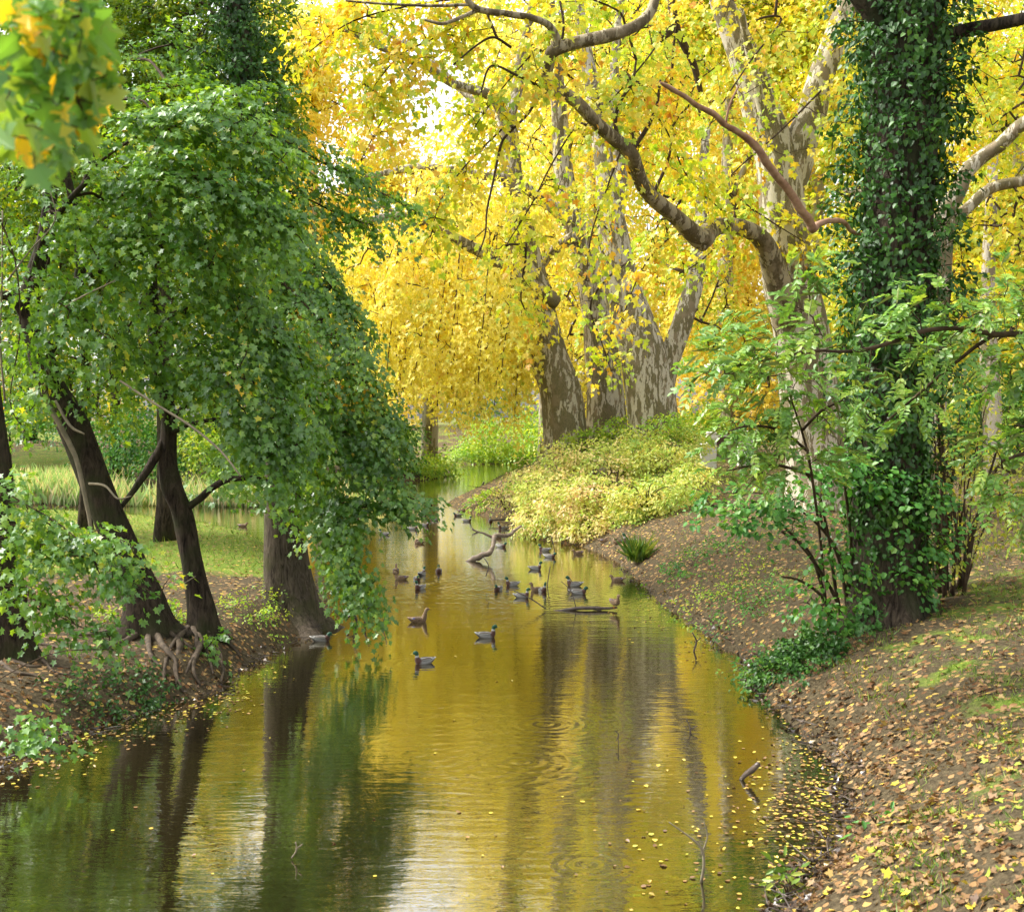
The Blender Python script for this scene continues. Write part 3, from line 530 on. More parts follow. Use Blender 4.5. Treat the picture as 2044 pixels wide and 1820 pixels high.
def climb(tree, pts, n, size, extra, mat='ivy', shape='heart', rng=None, thick=.22, name='ivy', Y0=None, side=.0, px_=None):
    """ivy leaves covering a trunk: pts = (px, py, radius px, depth)"""
    rng = rng or tree.rng; a, r = path(pts); c = catmull(np.concatenate([a, r[:, None]], 1), 8); L = np.linalg.norm(np.diff(c[:, :3], axis=0), axis=1)
    k = rng.choice(len(c)-1, n, p=L/L.sum()); f = rng.uniform(0, 1, n)[:, None]; q = c[k]*(1-f)+c[k+1]*f
    th = rng.uniform(0, 2*PI, n); lumpy = .5+.5*np.sin(q[:, 2]*2.3+th*2)*np.sin(q[:, 2]*1.1-th*3+1)
    out = np.stack([np.cos(th), np.sin(th), np.zeros(n)], 1); rr = q[:, 3]+rng.uniform(0, 1, n)**1.5*thick*(.35+1.3*lumpy)+.01
    pos = q[:, :3]+out*rr[:, None]; d = np.array((0, 0, -1.0))+rng.normal(0, .45, (n, 3)); nn = out+np.array((0, 0, .45))+rng.normal(0, .32, (n, 3))
    rn = rng.uniform(0, 1, n)*.6+.4*lumpy; P_ = [pos]; D_ = [d]; N_ = [nn]; RN = [rn]
    if extra:
        K = extra; k = rng.choice(len(c)-1, K, p=L/L.sum()); th = rng.uniform(0, 2*PI, K); out = np.stack([np.cos(th), np.sin(th), rng.uniform(-.3, .5, K)], 1)
        st = c[k, :3]+out*(c[k, 3:4]+rng.uniform(.02, thick*1.2, K)[:, None]); ln = rng.uniform(.15, .6, K)
        vb = MB()
        for i in range(K):
            e = st[i]+out[i]*ln[i]; tube(vb, [c[k[i], :3]+out[i]*c[k[i], 3]*.9, (st[i]+e)/2+(0, 0, .05), e], [.012, .008, .004], 4, 3)
        po, ld, l2, cl = sprays(st+out*ln[:, None]*.5, out, 14, .4, .1, .07, rng, .5, .5, .4); P_.append(po); D_.append(ld); N_.append(l2); RN.append(.5*cl+.5*rng.uniform(0, 1, len(po)))
        vb.build('ivy_stems', M['twig'], tree.o)
    pos = np.concatenate(P_); return leaves(name, pos, np.concatenate(D_), np.concatenate(N_), rng.uniform(.55, 1.15, len(pos))*size, shape, M[mat], tree.o, np.concatenate(RN), rng=rng)
climb(t4, [(540,640,27,Y),(525,480,25,Y),(507,320,23,Y),(488,160,21,Y),(470,0,18,Y),(460,-90,12,Y)], 6500, .13, 170, thick=.5)
S = t4.strand
# dipping outer bough and the right flank of the canopy
S([(560,560,60,30),(640,640,50,29),(700,720,34,28.5),(750,800,34,28.5),(780,880,28,28.5)], 90, .5, 1, .9, 3.0)
S([(620,780,50,29.5),(690,870,44,29),(740,950,34,28.5),(800,985,20,28.2),(862,1010,9,28)], 70, .3, 1, .95, 2.6)
S([(610,900,34,29.5),(655,990,34,29),(690,1080,30,28.4),(722,1160,24,28),(748,1230,13,27.8)], 74, .8, 1, .9, 2.6)
S([(640,980,14,29),(700,1010,14,28.6),(770,1010,10,28.4)], 14, .3, 1, .9, 1.6)
S([(620,960,20,29.5),(650,1040,22,29),(666,1110,20,28.6),(688,1170,14,28.2)], 24, .8, 1, .8, 2)
S([(540,460,60,30),(620,520,50,30),(680,600,36,30),(735,680,26,30)], 74, .5, 1, .9, 3)
S([(520,260,40,30),(600,300,40,30.5),(690,350,30,31),(770,390,22,31.5),(832,424,10,32)], 60, .35, 1, .95, 3)
S([(600,390,40,31),(680,430,34,31),(745,450,18,31.5)], 30, .4, 1, .9, 2)
S([(560,700,60,29),(610,800,50,28.5),(630,900,36,28.3)], 64, .55, 1, .9, 2)
S([(440,955,18,29.5),(490,950,18,29),(560,965,18,28.7),(610,1000,18,28.5)], 18, .5, 1, .8, 2)
S([(700,840,24,29),(745,900,20,29),(790,955,12,29)], 20, .4, 1, .9, 2)
t4.finish('maple', 'five', .145, 28, .74, .22, .06, up=.75, droop=.45, jit=.34, rtip=.006, k=.004, every=1, face=(.2, -.5, 0))
# T3 the slim forked maple
b3 = gpt(405, 1262); t3 = Tree('maple_tree', 'slim dark maple trunk with a crooked low side branch, second from the water', 'tree', b3, G2, 42); Y3 = b3[1]
t3.limb([b3-(0, 0, .2)]+list(path([(402,1210,25,Y3),(390,1150,23,Y3),(374,1085,21,Y3),(362,1019,21,Y3),(343,968,22,Y3),(334,918,17,Y3),(337,835,15,Y3),(328,768,15,Y3),(312,701,13,Y3),(304,600,12,Y3),(300,480,10,Y3),(280,360,8,Y3)])[0]),
   np.array([31,26,23,20,20,22,17,15,15,13,12,10,8])/F*Y3, 22, 6, .06, (.30, .32))
t3.limb(*path([(366,1020,11,Y3),(384,1006,8,Y3),(405,990,7.5,Y3),(425,972,7,Y3-.3),(447,960,6.5,Y3-.6),(470,955,6,Y3-.8),(510,955,5,Y3-1),(548,964,4,Y3-1.2)]), segs=9)
t3.limb(*path([(240,1015,4,Y3-.6),(262,985,6,Y3-.5),(290,945,8,Y3-.3),(315,905,9,Y3-.1),(330,875,9,Y3)][::-1]), segs=9)
t3.limb(*path([(338,850,9,Y3),(360,820,6,Y3-.3),(392,780,5,Y3-.6),(420,740,4,Y3-.9),(470,690,3,Y3-1.2)]), segs=7)
t3.limb(*path([(338,868,7,Y3),(370,850,5,Y3-.3),(410,840,4.5,Y3-.6),(450,836,3.5,Y3-.9)]), segs=7)
t3.bark(M['maplebark'])
for q in ([(400,1240),(420,1280),(436,1300),(446,1330)],[(385,1265),(395,1300),(380,1330),(372,1352)],[(410,1270),(440,1275),(470,1300),(480,1316)],[(375,1262),(345,1290),(330,1330),(326,1372)],[(395,1275),(415,1310),(425,1350)],[(405,1290),(385,1330),(400,1372)],[(360,1290),(350,1340),(365,1385)],[(420,1300),(445,1335),(440,1370)]):
    root(t3, [gpt(q[0][0], q[0][1], .12)]+[gpt(a_, b_, .06) for a_, b_ in q[1:]], .09, .025)
S = t3.strand
S([(300,540,40,26.5),(380,460,60,26),(470,430,60,26),(560,450,50,26.3)], 84, .4, 1, .9, 3)
S([(330,640,40,26),(420,600,60,25.5),(510,640,60,25.5),(600,720,44,26)], 100, .5, 1, .9, 3)
S([(380,740,30,26),(450,720,54,25.5),(530,790,54,25.3),(590,880,40,25.5)], 80, .55, 1, .9, 3)
S([(280,620,40,26),(220,720,44,25.5),(240,800,34,25.5)], 18, .5, 1, .7, 2)
S([(260,700,34,26),(330,760,34,26),(380,790,30,26)], 20, .5, 1, .8, 2)
S([(460,840,34,26),(520,880,40,25.6),(570,930,24,25.5)], 32, .5, 1, .9, 2)
S([(355,1290,20,b3[1]-1.2),(400,1300,20,b3[1]-1.4),(420,1285,16,b3[1]-1.6)], 6, .3, 1, .5, 1)
t3.finish('maple', 'five', .145, 29, .8, .24, .06, up=.8, droop=.45, jit=.34, rtip=.006, k=.004, every=1, face=(.2, -.45, 0))
# T2 leaning maple
b2 = gpt(296, 1262); t2 = Tree('maple_tree', 'thick dark maple trunk leaning steeply to the left, third from the water', 'tree', b2, G2, 43); Y2 = b2[1]
t2.limb([b2-(0, 0, .2)]+list(path([(288,1205,42,Y2),(262,1140,34,Y2),(240,1082,31,Y2),(218,1030,30,Y2),(197,975,30,Y2),(168,902,30,Y2),(140,840,30,Y2),(104,780,28,Y2),(84,720,26,Y2),(66,660,24,Y2),(60,590,20,Y2),(90,480,17,Y2),(100,380,14,Y2),(96,280,10,Y2)])[0]),
   np.array([52,42,35,31,30,30,30,30,28,26,24,20,17,14,10])/F*Y2, 26, 6, .05, (.55, .42))
t2.limb(*path([(64,650,16,Y2),(40,610,13,Y2-.2),(10,590,10,Y2-.4),(-40,600,8,Y2-.6)]), segs=9)
t2.limb(*path([(84,720,14,Y2+.3),(130,640,12,Y2+.5),(160,540,11,Y2+.5),(150,430,9,Y2+.5),(130,330,7,Y2+.5)]), segs=10)
t2.limb(*path([(150,560,6,Y2-.6),(230,530,6,Y2-1),(290,505,5,Y2-1.3),(350,480,4,Y2-1.6)]), segs=8)
t2.limb(*path([(60,560,6,Y2-.6),(90,470,6,Y2-1),(130,410,6,Y2-1.5),(180,355,5,Y2-2)]), segs=8)
t2.bark(M['maplebark'])
for q in ([(285,1262),(250,1285),(215,1292),(190,1300)],[(310,1268),(330,1300),(350,1330),(352,1375)],[(325,1258),(345,1272),(370,1290),(385,1300)],[(295,1275),(300,1310),(322,1340)],[(270,1262),(230,1262),(180,1272),(130,1268)]):
    root(t2, [gpt(a_, b_, .07) for a_, b_ in q], .10, .02)
dm = MB()
for q in ([(100,720,3,Y2-1),(92,790,5,Y2-1),(120,850,5.5,Y2-1),(150,910,5,Y2-1),(165,970,4.5,Y2-1),(180,1045,4,Y2-1),(186,1110,3,Y2-1)],[(178,965,3,Y2-1.1),(210,970,2.6,Y2-1.3),(235,995,2,Y2-1.5),(262,990,1.4,Y2-1.6)],[(110,800,3.4,Y2-1.1),(140,850,3,Y2-1.3),(168,866,2,Y2-1.4)],
          [(5,420,1.5,Y2-2),(4,560,2,Y2-2),(0,680,2.4,Y2-2),(10,800,2,Y2-2)],[(15,560,2,Y2-2),(60,500,1.5,Y2-2.2),(110,440,1.2,Y2-2.4),(100,380,1,Y2-2.4)],[(95,640,2.4,Y2-1.5),(150,600,1.8,Y2-2),(230,560,1.2,Y2-2.3)],
          [(240,760,2.6,Y2-2),(300,800,2.6,Y2-2.2),(380,850,2.6,Y2-2.4),(440,900,2.4,Y2-2.6),(480,950,2,Y2-2.8)],[(330,1150,1.6,Y2-1.5),(360,1165,1.4,Y2-1.6),(390,1150,1,Y2-1.7)]):
    tube(dm, *path(q), segs=5, n=4, rough=.05)
dm.build('dead_twigs', M['twiglight'], t2.o)
S = t2.strand
S([(190,330,40,25),(280,270,50,24.5),(370,250,54,24),(460,250,50,24),(560,320,40,24.3)], 96, .3, 1, .95, 3)
S([(220,400,40,25),(310,360,56,24),(410,360,60,23.6),(500,400,44,23.8),(580,460,34,24.2)], 100, .35, 1, .95, 3)
S([(200,500,40,25),(280,470,50,24.5),(380,490,50,24.5),(470,540,40,24.5)], 56, .4, 1, .9, 3)
S([(80,560,40,25),(150,620,50,24.5),(230,690,44,24.5)], 30, .5, 1, .8, 2)
S([(100,420,50,25),(160,460,50,24.6),(220,560,44,24.4)], 26, .5, 1, .8, 2)
S([(60,700,30,25),(100,760,30,25),(60,820,20,25)], 10, .5, 1, .5, 2)
S([(120,270,26,28),(200,215,34,28.5),(290,185,32,29),(390,165,20,29.5)], 40, .3, 1, .95, 2.5)
S([(330,240,26,28),(430,205,28,28.5),(520,180,20,29)], 30, .3, 1, .95, 2.5)
S([(30,380,26,27),(80,320,34,27),(150,270,24,27)], 26, .3, 1, .9, 2.5)
S([(260,120,24,31),(340,90,34,31),(430,110,24,31)], 26, .3, 1, .9, 2.5)
t2.finish('maple', 'five', .15, 30, .82, .24, .06, up=.95, droop=.4, jit=.34, rtip=.006, k=.004, every=1, face=(.15, -.4, 0))
# T1 at the left edge
b1 = gpt(28, 1312); t1 = Tree('maple_tree', 'maple trunk cut by the left edge, bare soil and surface roots at its foot', 'tree', b1, G2, 44); Y1 = b1[1]
t1.limb([b1-(0, 0, .2)]+list(path([(24,1240,36,Y1),(14,1150,30,Y1),(2,1050,28,Y1),(-4,950,27,Y1),(-14,860,25,Y1),(-30,700,22,Y1),(-40,500,16,Y1),(-30,300,10,Y1)])[0]), np.array([46,37,30,28,27,25,22,16,10])/F*Y1, 22, 6, .05, (.3, .4))
t1.bark(M['maplebark'])
for q in ([(45,1300),(85,1322),(110,1345),(150,1352)],[(20,1320),(60,1332),(100,1330),(140,1338)],[(50,1285),(90,1290),(125,1300),(150,1318)],[(0,1325),(30,1345),(70,1350),(105,1365)]):
    root(t1, [gpt(a_, b_, .03) for a_, b_ in q], .06, .015)
S = t1.strand
S([(-20,960,24,22),(40,1000,40,21.6),(110,1040,40,21.4),(160,1080,34,21.2),(200,1110,26,21)], 30, .4, 1, .9, 1.6)
S([(-10,1060,24,22),(60,1080,40,21.6),(140,1100,40,21.4),(240,1150,36,21.2),(320,1190,26,21)], 44, .35, 1, .9, 1.6)
S([(0,1150,30,22),(60,1190,36,21.6),(120,1230,34,21.4),(200,1270,30,21.2),(235,1295,18,21)], 34, .4, 1, .9, 1.6)
S([(-60,1400,20,19),(0,1440,26,18.6),(50,1455,26,18.5),(85,1475,14,18.4)], 10, .3, 1, .9, 1)
S([(190,1070,14,21.3),(250,1080,22,21.2),(270,1110,20,21.1)], 7, .4, 1, .8, 1)
S([(-10,420,50,24),(30,520,50,24),(40,660,50,24),(20,800,40,24),(50,860,30,24)], 20, .5, 1, .5, 2)
S([(-40,200,60,24),(40,240,60,24),(120,240,60,24)], 40, .3, 1, .6, 2)
t1.finish('maple', 'five', .135, 18, .6, .24, .1, up=.8, droop=.3, jit=.36, rtip=.005, k=.003, every=1, face=(.15, -.4, 0))

def bushy(name, label, cat, px, Y, r0, hpx, lobes, mat, shape, size, per, L, wd, th, seed, group=None, bark='maplebark', vec=(0, 0, -.15), z=None, tw=True, segs=8, **kw):
    g_ = on(px, Y); t = Tree(name, label, cat, g_, group, seed); a = P(px+kw.pop('lean', 0), hpx, Y)
    t.limb([g_-(0, 0, .2), g_*.6+a*.4+(0, 0, .2), a], np.array((1, .75, .35))*r0, 10, 5, .06, (r0*.4, r0*1.5)); t.bark(M[bark])
    for q in lobes: t.lobe(*q, .2, .6, vec)
    t.finish(mat, shape, size, per, L, wd, th, tw=tw, **kw); return t
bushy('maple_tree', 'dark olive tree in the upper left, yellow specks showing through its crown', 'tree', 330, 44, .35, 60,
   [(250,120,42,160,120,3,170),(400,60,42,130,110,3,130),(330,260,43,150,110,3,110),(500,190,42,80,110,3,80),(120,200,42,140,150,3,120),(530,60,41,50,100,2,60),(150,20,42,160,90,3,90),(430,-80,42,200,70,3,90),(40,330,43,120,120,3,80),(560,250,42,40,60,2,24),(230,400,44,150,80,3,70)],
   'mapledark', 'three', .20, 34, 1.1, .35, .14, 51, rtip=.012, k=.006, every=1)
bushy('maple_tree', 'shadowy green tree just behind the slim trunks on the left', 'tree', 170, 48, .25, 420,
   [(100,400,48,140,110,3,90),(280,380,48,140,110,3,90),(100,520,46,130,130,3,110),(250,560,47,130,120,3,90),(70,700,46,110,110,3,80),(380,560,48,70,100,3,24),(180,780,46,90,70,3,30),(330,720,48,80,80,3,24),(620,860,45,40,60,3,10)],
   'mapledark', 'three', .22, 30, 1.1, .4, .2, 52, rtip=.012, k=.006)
far_green = 'green trees and bushes beyond the backwater'
bushy('broadleaf_tree', 'grey-green tree far behind the left trunks, across the backwater', 'tree', 230, 82, .4, 420, [(200,520,82,150,120,5,110),(60,640,84,150,140,5,100),(330,660,84,130,120,5,50),(440,480,86,130,160,5,50),(-60,440,84,130,160,5,40)],
   'midgreen', 'quad', .34, 40, 2.2, .8, .5, 53, far_green, tw=False)
bushy('broadleaf_tree', 'bright yellow-green tree glowing between the slim trunk and the flared trunk', 'tree', 430, 84, .3, 640, [(420,820,82,70,90,3,50),(400,740,84,70,70,3,30),(480,860,82,60,70,3,24)], 'lime', 'quad', .30, 44, 1.7, .6, .4, 54, far_green, tw=False)
bushy('broadleaf_tree', 'tall green tree in the haze of the upper left, far beyond the water', 'tree', 60, 105, .5, 200, [(60,260,105,200,200,6,150),(300,200,108,180,200,6,120),(-150,360,100,150,250,6,120),(200,450,106,200,120,6,100),(-300,500,95,120,200,6,60),(-60,60,106,160,120,6,60)],
   'midgreen', 'quad', .58, 44, 2.6, 1.0, .6, 55, far_green, tw=False)
BG = 'bushes along the far banks'
for i, (lab, px, Y, lobes, mat, hp) in enumerate((
   ('dark green bush overhanging the left side of the river bend', 800, 104, [(770,880,103,60,50,3,70),(700,850,102,60,60,3,36)], 'midgreen', 860),
   ('lower lime-tinted bush at the water where the far left shore ends', 868, 107, [(870,935,106.5,36,20,2,36),(830,940,105,40,18,2,24)], 'lime', 925),
   ('mid green bushy tree rising behind the bend, below the yellow leaves', 770, 112, [(760,760,110,70,70,3,50),(740,680,112,60,60,3,30)], 'midgreen', 760),
   ('lime green bush at the end of the channel, under the golden curtain', 1010, 141, [(1010,880,139,80,40,3,110),(1060,905,139,50,24,3,50),(950,905,139,50,24,3,50),(1080,850,140,60,40,3,40)], 'lime', 880),
   ('smaller lime bush closing the channel beside the leaning trunk', 1120, 120, [(1110,870,118,60,36,3,50),(1150,830,118,50,40,3,30)], 'lime', 860),
   ('yellow-green bush seen through the gap left of the flared trunk', 470, 77, [(480,915,76,60,44,2,50),(420,900,77,50,50,2,36)], 'lime', 900),
   ('olive bush behind the reeds left of the leaning trunk', 250, 79, [(270,870,78,70,50,2.5,60),(180,850,80,60,50,2.5,30),(330,900,77,40,40,2,24)], 'midgreen', 870),
   ('dark bush on the far slope at the left edge', 20, 88, [(-20,800,88,90,50,3,50),(70,820,89,70,36,3,30)], 'midgreen', 830),
   ('bright green bush behind the white bridge posts', 1420, 88, [(1400,850,88,50,30,2,50),(1460,820,89,60,36,2,36),(1350,870,87,30,24,2,20)], 'lime', 860),
   ('dark green bushes beyond the white posts, under the yellow trees', 1500, 94, [(1490,850,94,80,30,2,60),(1560,830,95,60,40,2,40)], 'midgreen', 850),
   ('dark green thicket at the right behind the stems', 1990, 66, [(1980,800,66,70,60,2,60),(1920,850,64,60,40,2,44),(2060,790,66,60,70,2,50),(2140,820,66,70,70,2,40)], 'midgreen', 820),
   ('olive undergrowth between the big plane and the ivy-clad trunk', 1730, 70, [(1730,830,70,60,60,2,50),(1690,780,72,50,70,2,36),(1850,840,68,70,50,2,50)], 'midgreen', 830),
  )):
    bushy('bush', lab, 'bush', px, Y, .12, hp, lobes, mat, 'quad', .26 if Y < 100 else .32, 46, 1.5 if Y < 100 else 2.0, .5, .35, 60+i, BG, 'twig', tw=False)
# woodland closing the view
def woodland(seed):
    rng = np.random.default_rng(seed); n = 5200
    th = rng.uniform(math.radians(-8), math.radians(188), n); rad = rng.uniform(165, 215, n); x = np.cos(th)*rad; y = np.sin(th)*rad*.95+20
    hmax = 26+6*np.sin(th*17)+4*np.sin(th*41+1); s = (x/y > -.21) & (x/y < -.03) & (y > 0); hmax = np.where(s, 23+2*np.sin(th*60), hmax)
    z = rng.uniform(0, 1, n)**.8*hmax+2; k = z < 60; c = np.stack([x, y, z], 1)[k]
    d = nrm(np.stack([-x, -y, np.zeros(n)], 1)[k]+rng.normal(0, .6, (len(c), 3))*100); pos, ld, ln, cl = sprays(c, d, 26, 4.0, 1.7, 1.1, rng, .5, .3, .5)
    az = np.arctan2(pos[:, 1], pos[:, 0]); rn = np.clip(.5+.28*np.sin(az*23)+.2*np.sin(az*57+pos[:, 2]*.2)+.35*(cl-.5), 0, 1)
    w = leaves('woodland', pos, ld, ln, rng.uniform(.7, 1.4, len(pos))*.95, 'quad', M['wood'], None, rn, rng=rng); tag(w, 'distant park woodland of yellow and green trees closing the view', 'woodland', kind='stuff')
M['wood'] = leaf_mat('woodland_leaves', [(0,(.10,.20,.03)),(.35,(.32,.40,.05)),(.6,(.70,.60,.08)),(1,(.82,.60,.07))], .5, .2)
woodland(90)
# ================================================================ ivy-clad tree on the right bank
bi = gpt(1778, 1232); YI = bi[1]
ti = Tree('ivy_clad_tree', 'tall rugged trunk wrapped in dark green ivy, standing on the right bank', 'tree', bi, None, 71)
IV = [(1776,1170,78,YI),(1774,1050,72,YI),(1776,935,68,YI),(1781,800,66,YI),(1783,700,66,YI),(1786,560,66,YI),(1795,400,67,YI),(1805,240,68,YI),(1808,100,68,YI),(1806,0,66,YI),(1806,-140,50,YI)]
a, r = path(IV); ti.limb(np.concatenate([[bi-(0, 0, .25)], a]), np.concatenate([[92/F*YI], r]), 40, 8, .035, (.38, .5), lobes=7)
ti.limb(*path([(1800,110,40,YI-.2),(1775,72,26,YI-.2),(1745,30,21,YI-.3),(1715,-8,19,YI-.4),(1690,-50,16,YI-.5)]), segs=16)
ti.limb(*path([(1830,110,40,YI-.1),(1880,80,18,YI-.2),(1930,60,14,YI-.4),(1985,50,13,YI-.6),(2044,38,12,YI-.8),(2130,18,9,YI-1)]), segs=14)
ti.bark(M['ivybark'])
db = MB(); tube(db, *path([(1735,470,3,YI-.3),(1700,462,4,YI-.6),(1684,443,5,YI-1),(1655,441,5.5,YI-1.4),(1632,449,6.5,YI-1.8),(1622,458,9,YI-2),(1617,444,9,YI-2.1),(1600,420,8.5,YI-2.3),(1575,382,8.5,YI-2.5),(1545,345,8,YI-2.8),(1522,312,8.5,YI-3),(1508,292,8,YI-3.1),(1480,268,6.5,YI-3.3),(1448,250,6,YI-3.5),(1425,228,6,YI-3.7),(1395,213,5.5,YI-3.9),(1365,192,5,YI-4.1),(1330,172,4.5,YI-4.3),(1318,165,2,YI-4.4)]), segs=9, n=5, rough=.08)
tube(db, *path([(1448,250,3,YI-3.5),(1455,215,2.4,YI-3.6),(1470,180,1.8,YI-3.6),(1480,165,1,YI-3.6)]), segs=5, n=4)
db.build('dead_branch', M['dead'], ti.o)
climb(ti, [(p[0], p[1], p[2]+2, p[3]) for p in IV[3:]], 9500, .135, 300, thick=.42)
climb(ti, [(p[0], p[1], p[2]+1, p[3]) for p in IV[1:4]], 3000, .13, 24, thick=.16, name='lower_ivy')
climb(ti, [(p[0], p[1], p[2]+4, p[3]) for p in IV[:2]], 700, .11, 6, thick=.08, name='lower_ivy')
# ================================================================ shrubs on the right bank
class Shrub(Tree): pass
hz = gpt(1690, 1255); hzt = Tree('hazel_shrub', 'round-leaved green shrub with many thin stems in front of the ivy-clad trunk', 'shrub', hz, None, 72); YH = hz[1]
for q in ([(1700,1235),(1690,1150),(1660,1080),(1600,1020),(1520,985),(1440,985)],[(1690,1240),(1650,1160),(1600,1090),(1540,1030),(1470,1010),(1400,1015)],[(1715,1230),(1712,1120),(1730,1040),(1790,985),(1850,985)],[(1722,1235),(1740,1130),(1790,1070),(1860,1050)],
          [(1680,1240),(1664,1150),(1650,1050),(1620,960),(1580,930)],[(1672,1245),(1640,1190),(1600,1160),(1560,1150)],[(1730,1240),(1770,1200),(1820,1180),(1870,1160)],[(1705,1235),(1700,1100),(1690,1000),(1680,930)],[(1695,1240),(1676,1120),(1640,1040),(1640,980)],[(1700,1245),(1730,1230),(1760,1220)],
          [(1660,1245),(1620,1110),(1560,1060)],[(1710,1240),(1722,1160),(1742,1120),(1760,1100)]):
    hzt.limb(*path([(a_, b_, max(4.2-.7*i, 1.0), YH-.25*i) for i, (a_, b_) in enumerate(q)]), segs=6, n=5, mb=hzt.mb)
hzt.mb.build('stems', M['twig'], hzt.o); hzt.mb = MB(); S = hzt.strand
for pts, n in (([(1640,985,34,YH-1.2),(1560,990,36,YH-1.4),(1480,1000,34,YH-1.5),(1400,1015,22,YH-1.6)], 46), ([(1700,960,34,YH-.9),(1780,950,40,YH-1),(1850,975,34,YH-1),(1880,1010,20,YH-1)], 40), ([(1600,950,30,YH-1),(1660,930,34,YH-1),(1740,940,34,YH-1)], 30),
      ([(1800,1030,40,YH-1),(1850,1080,30,YH-1),(1900,1075,26,YH-1)], 22), ([(1600,1060,30,YH-1),(1540,1040,30,YH-1.2),(1450,1030,26,YH-1.4)], 22), ([(1720,1180,40,YH-.8),(1730,1230,34,YH-.8),(1700,1250,24,YH-.8)], 18), ([(1620,1200,30,YH-.8),(1660,1230,36,YH-.8)], 14),
      ([(1800,1150,30,YH-.8),(1850,1180,26,YH-.8)], 14), ([(1700,1050,60,YH-.8),(1720,1130,50,YH-.8)], 14), ([(1640,1120,40,YH-.8),(1600,1180,30,YH-.8)], 9)):
    S(pts, n, .15, 1, .8, 1.2, wood=False)
hzt.finish('hazel', 'round', .125, 11, .42, .17, .07, up=.9, droop=.15, jit=.35, rtip=.004, k=.0025, face=(0, -.45, 0))
# ash: compound leaves
def compound(t, name, mat, n_leaf_mid, rng, size=.36, pairs=5, ll=.115):
    c = np.concatenate(t.c); d = nrm(np.concatenate(t.d)); c = np.repeat(c, n_leaf_mid, 0); d = np.repeat(d, n_leaf_mid, 0); N = len(c)
    d = nrm(d*np.array((1, 1, .4))+rng.normal(0, .45, (N, 3))+np.array((0, -.1, .05))); c = c+rng.normal(0, .14, (N, 3)); L = size*rng.uniform(.7, 1.2, N)
    s = nrm(np.cross(d, (0, 0, 1.0))); up = np.cross(s, d); up = nrm(up*np.sign(up[:, 2:3]+1e-6)+rng.normal(0, .3, (N, 3))+np.array((0, -.3, 0))); s = nrm(np.cross(up, d))
    Pp, Dd, Nn, Sz, Rn = [], [], [], [], []; rr = rng.uniform(0, 1, N)
    for i in range(pairs):
        f = .25+.75*i/(pairs-.4)
        for sg in (-1, 1):
            p = c+d*(L*f)[:, None]-np.array((0, 0, 1.0))*(.35*L*f*f)[:, None]; Pp.append(p); Dd.append(d*.75+s*sg+rng.normal(0, .12, (N, 3))-(0, 0, .25)); Nn.append(up+rng.normal(0, .2, (N, 3))); Sz.append(ll*rng.uniform(.8, 1.15, N)*(1.0 if i else .8)); Rn.append(rr*.7+.3*rng.uniform(0, 1, N))
    p = c+d*L[:, None]*1.05-np.array((0, 0, 1.0))*(.37*L)[:, None]; Pp.append(p); Dd.append(d-(0, 0, .4)); Nn.append(up); Sz.append(np.full(N, ll)); Rn.append(rr)
    # rachis as a very thin leaf
    Pp.append(c); Dd.append(d-(0, 0, .3)); Nn.append(up); 
    o = leaves(name, np.concatenate(Pp[:-1]), np.concatenate(Dd[:-1]), np.concatenate(Nn[:-1]), np.concatenate(Sz), 'oval', M[mat], t.o, np.concatenate(Rn), rng=rng)
    vb = MB(); T, pl = LEAF['blade']
    leaves('leaf_stalks', c, d-(0, 0, .2), up, L*1.05, 'blade', M['stalk'], t.o, rng=rng); return o
M['stalk'] = leaf_mat('leaf_stalks', [(0,(.16,.22,.06)),(1,(.26,.30,.08))], .2, .2)
ab = on(2230, 21); at_ = Tree('ash_tree', 'ash with light green feathery leaves reaching in from the right edge across the ivy-clad trunk', 'tree', ab, None, 73)
at_.limb([ab-(0, 0, .2), P(2215, 900, 21), P(2200, 700, 20.8), P(2190, 450, 21), P(2200, 100, 21)], [.16, .12, .1, .08, .04], 12, 6, .05, (.05, .2))
at_.limb(*path([(2205,720,9,20.9),(2120,685,7,20),(2044,668,6,19.5),(1985,668,6,19.2),(1950,660,5.5,19),(1890,655,5,18.8),(1840,662,5,18.6),(1790,680,4.5,18.4),(1740,695,4,18.2),(1690,702,3.5,18),(1640,700,3,17.8),(1590,706,2.6,17.8),(1540,716,2.2,17.8),(1480,730,1.6,17.8)]), segs=8)
at_.limb(*path([(1985,668,4.5,19.2),(1950,690,4,19.2),(1900,730,3.6,19.2),(1850,772,3.2,19.2),(1800,815,2.6,19.2),(1760,850,1.6,19.2)]), segs=7)
at_.limb(*path([(2210,900,6,21),(2140,880,5,20),(2060,900,4,19.4),(2000,920,3,19)]), segs=7)
at_.mb.build('trunk', M['twig'], at_.o); at_.mb = MB(); S = at_.strand
for pts, n in (([(2080,640,30,19.5),(2000,610,36,19.2),(1920,600,36,19),(1840,610,34,18.8),(1780,640,28,18.6)], 44), ([(1960,680,30,19),(1880,690,36,18.8),(1800,720,36,18.6),(1740,760,26,18.6)], 30), ([(1700,690,34,18.2),(1640,650,34,18),(1600,580,32,18),(1640,545,24,18)], 26),
      ([(1640,700,34,18),(1560,700,36,17.8),(1480,720,34,17.8),(1420,730,26,17.8)], 34), ([(2080,760,40,19.5),(2010,740,44,19.2),(1960,780,30,19)], 26), ([(2100,880,40,19.5),(2020,890,50,19.2),(1990,960,44,19)], 34), ([(1980,560,34,19.6),(2060,600,40,19.6)], 16), ([(1860,770,34,19.2),(1800,830,30,19.2),(1760,860,20,19.2)], 14), ([(2060,980,40,19),(2000,1010,30,19)], 12)):
    S(pts, n, .1, 1, .7, 1.2, wood=False)
twigs(at_.bmb, np.array(at_.wood), np.array(at_.wr), np.concatenate(at_.c), .003, .0018, at_.rng, rmax=.02); at_.bmb.build('branches', M['twig'], at_.o)
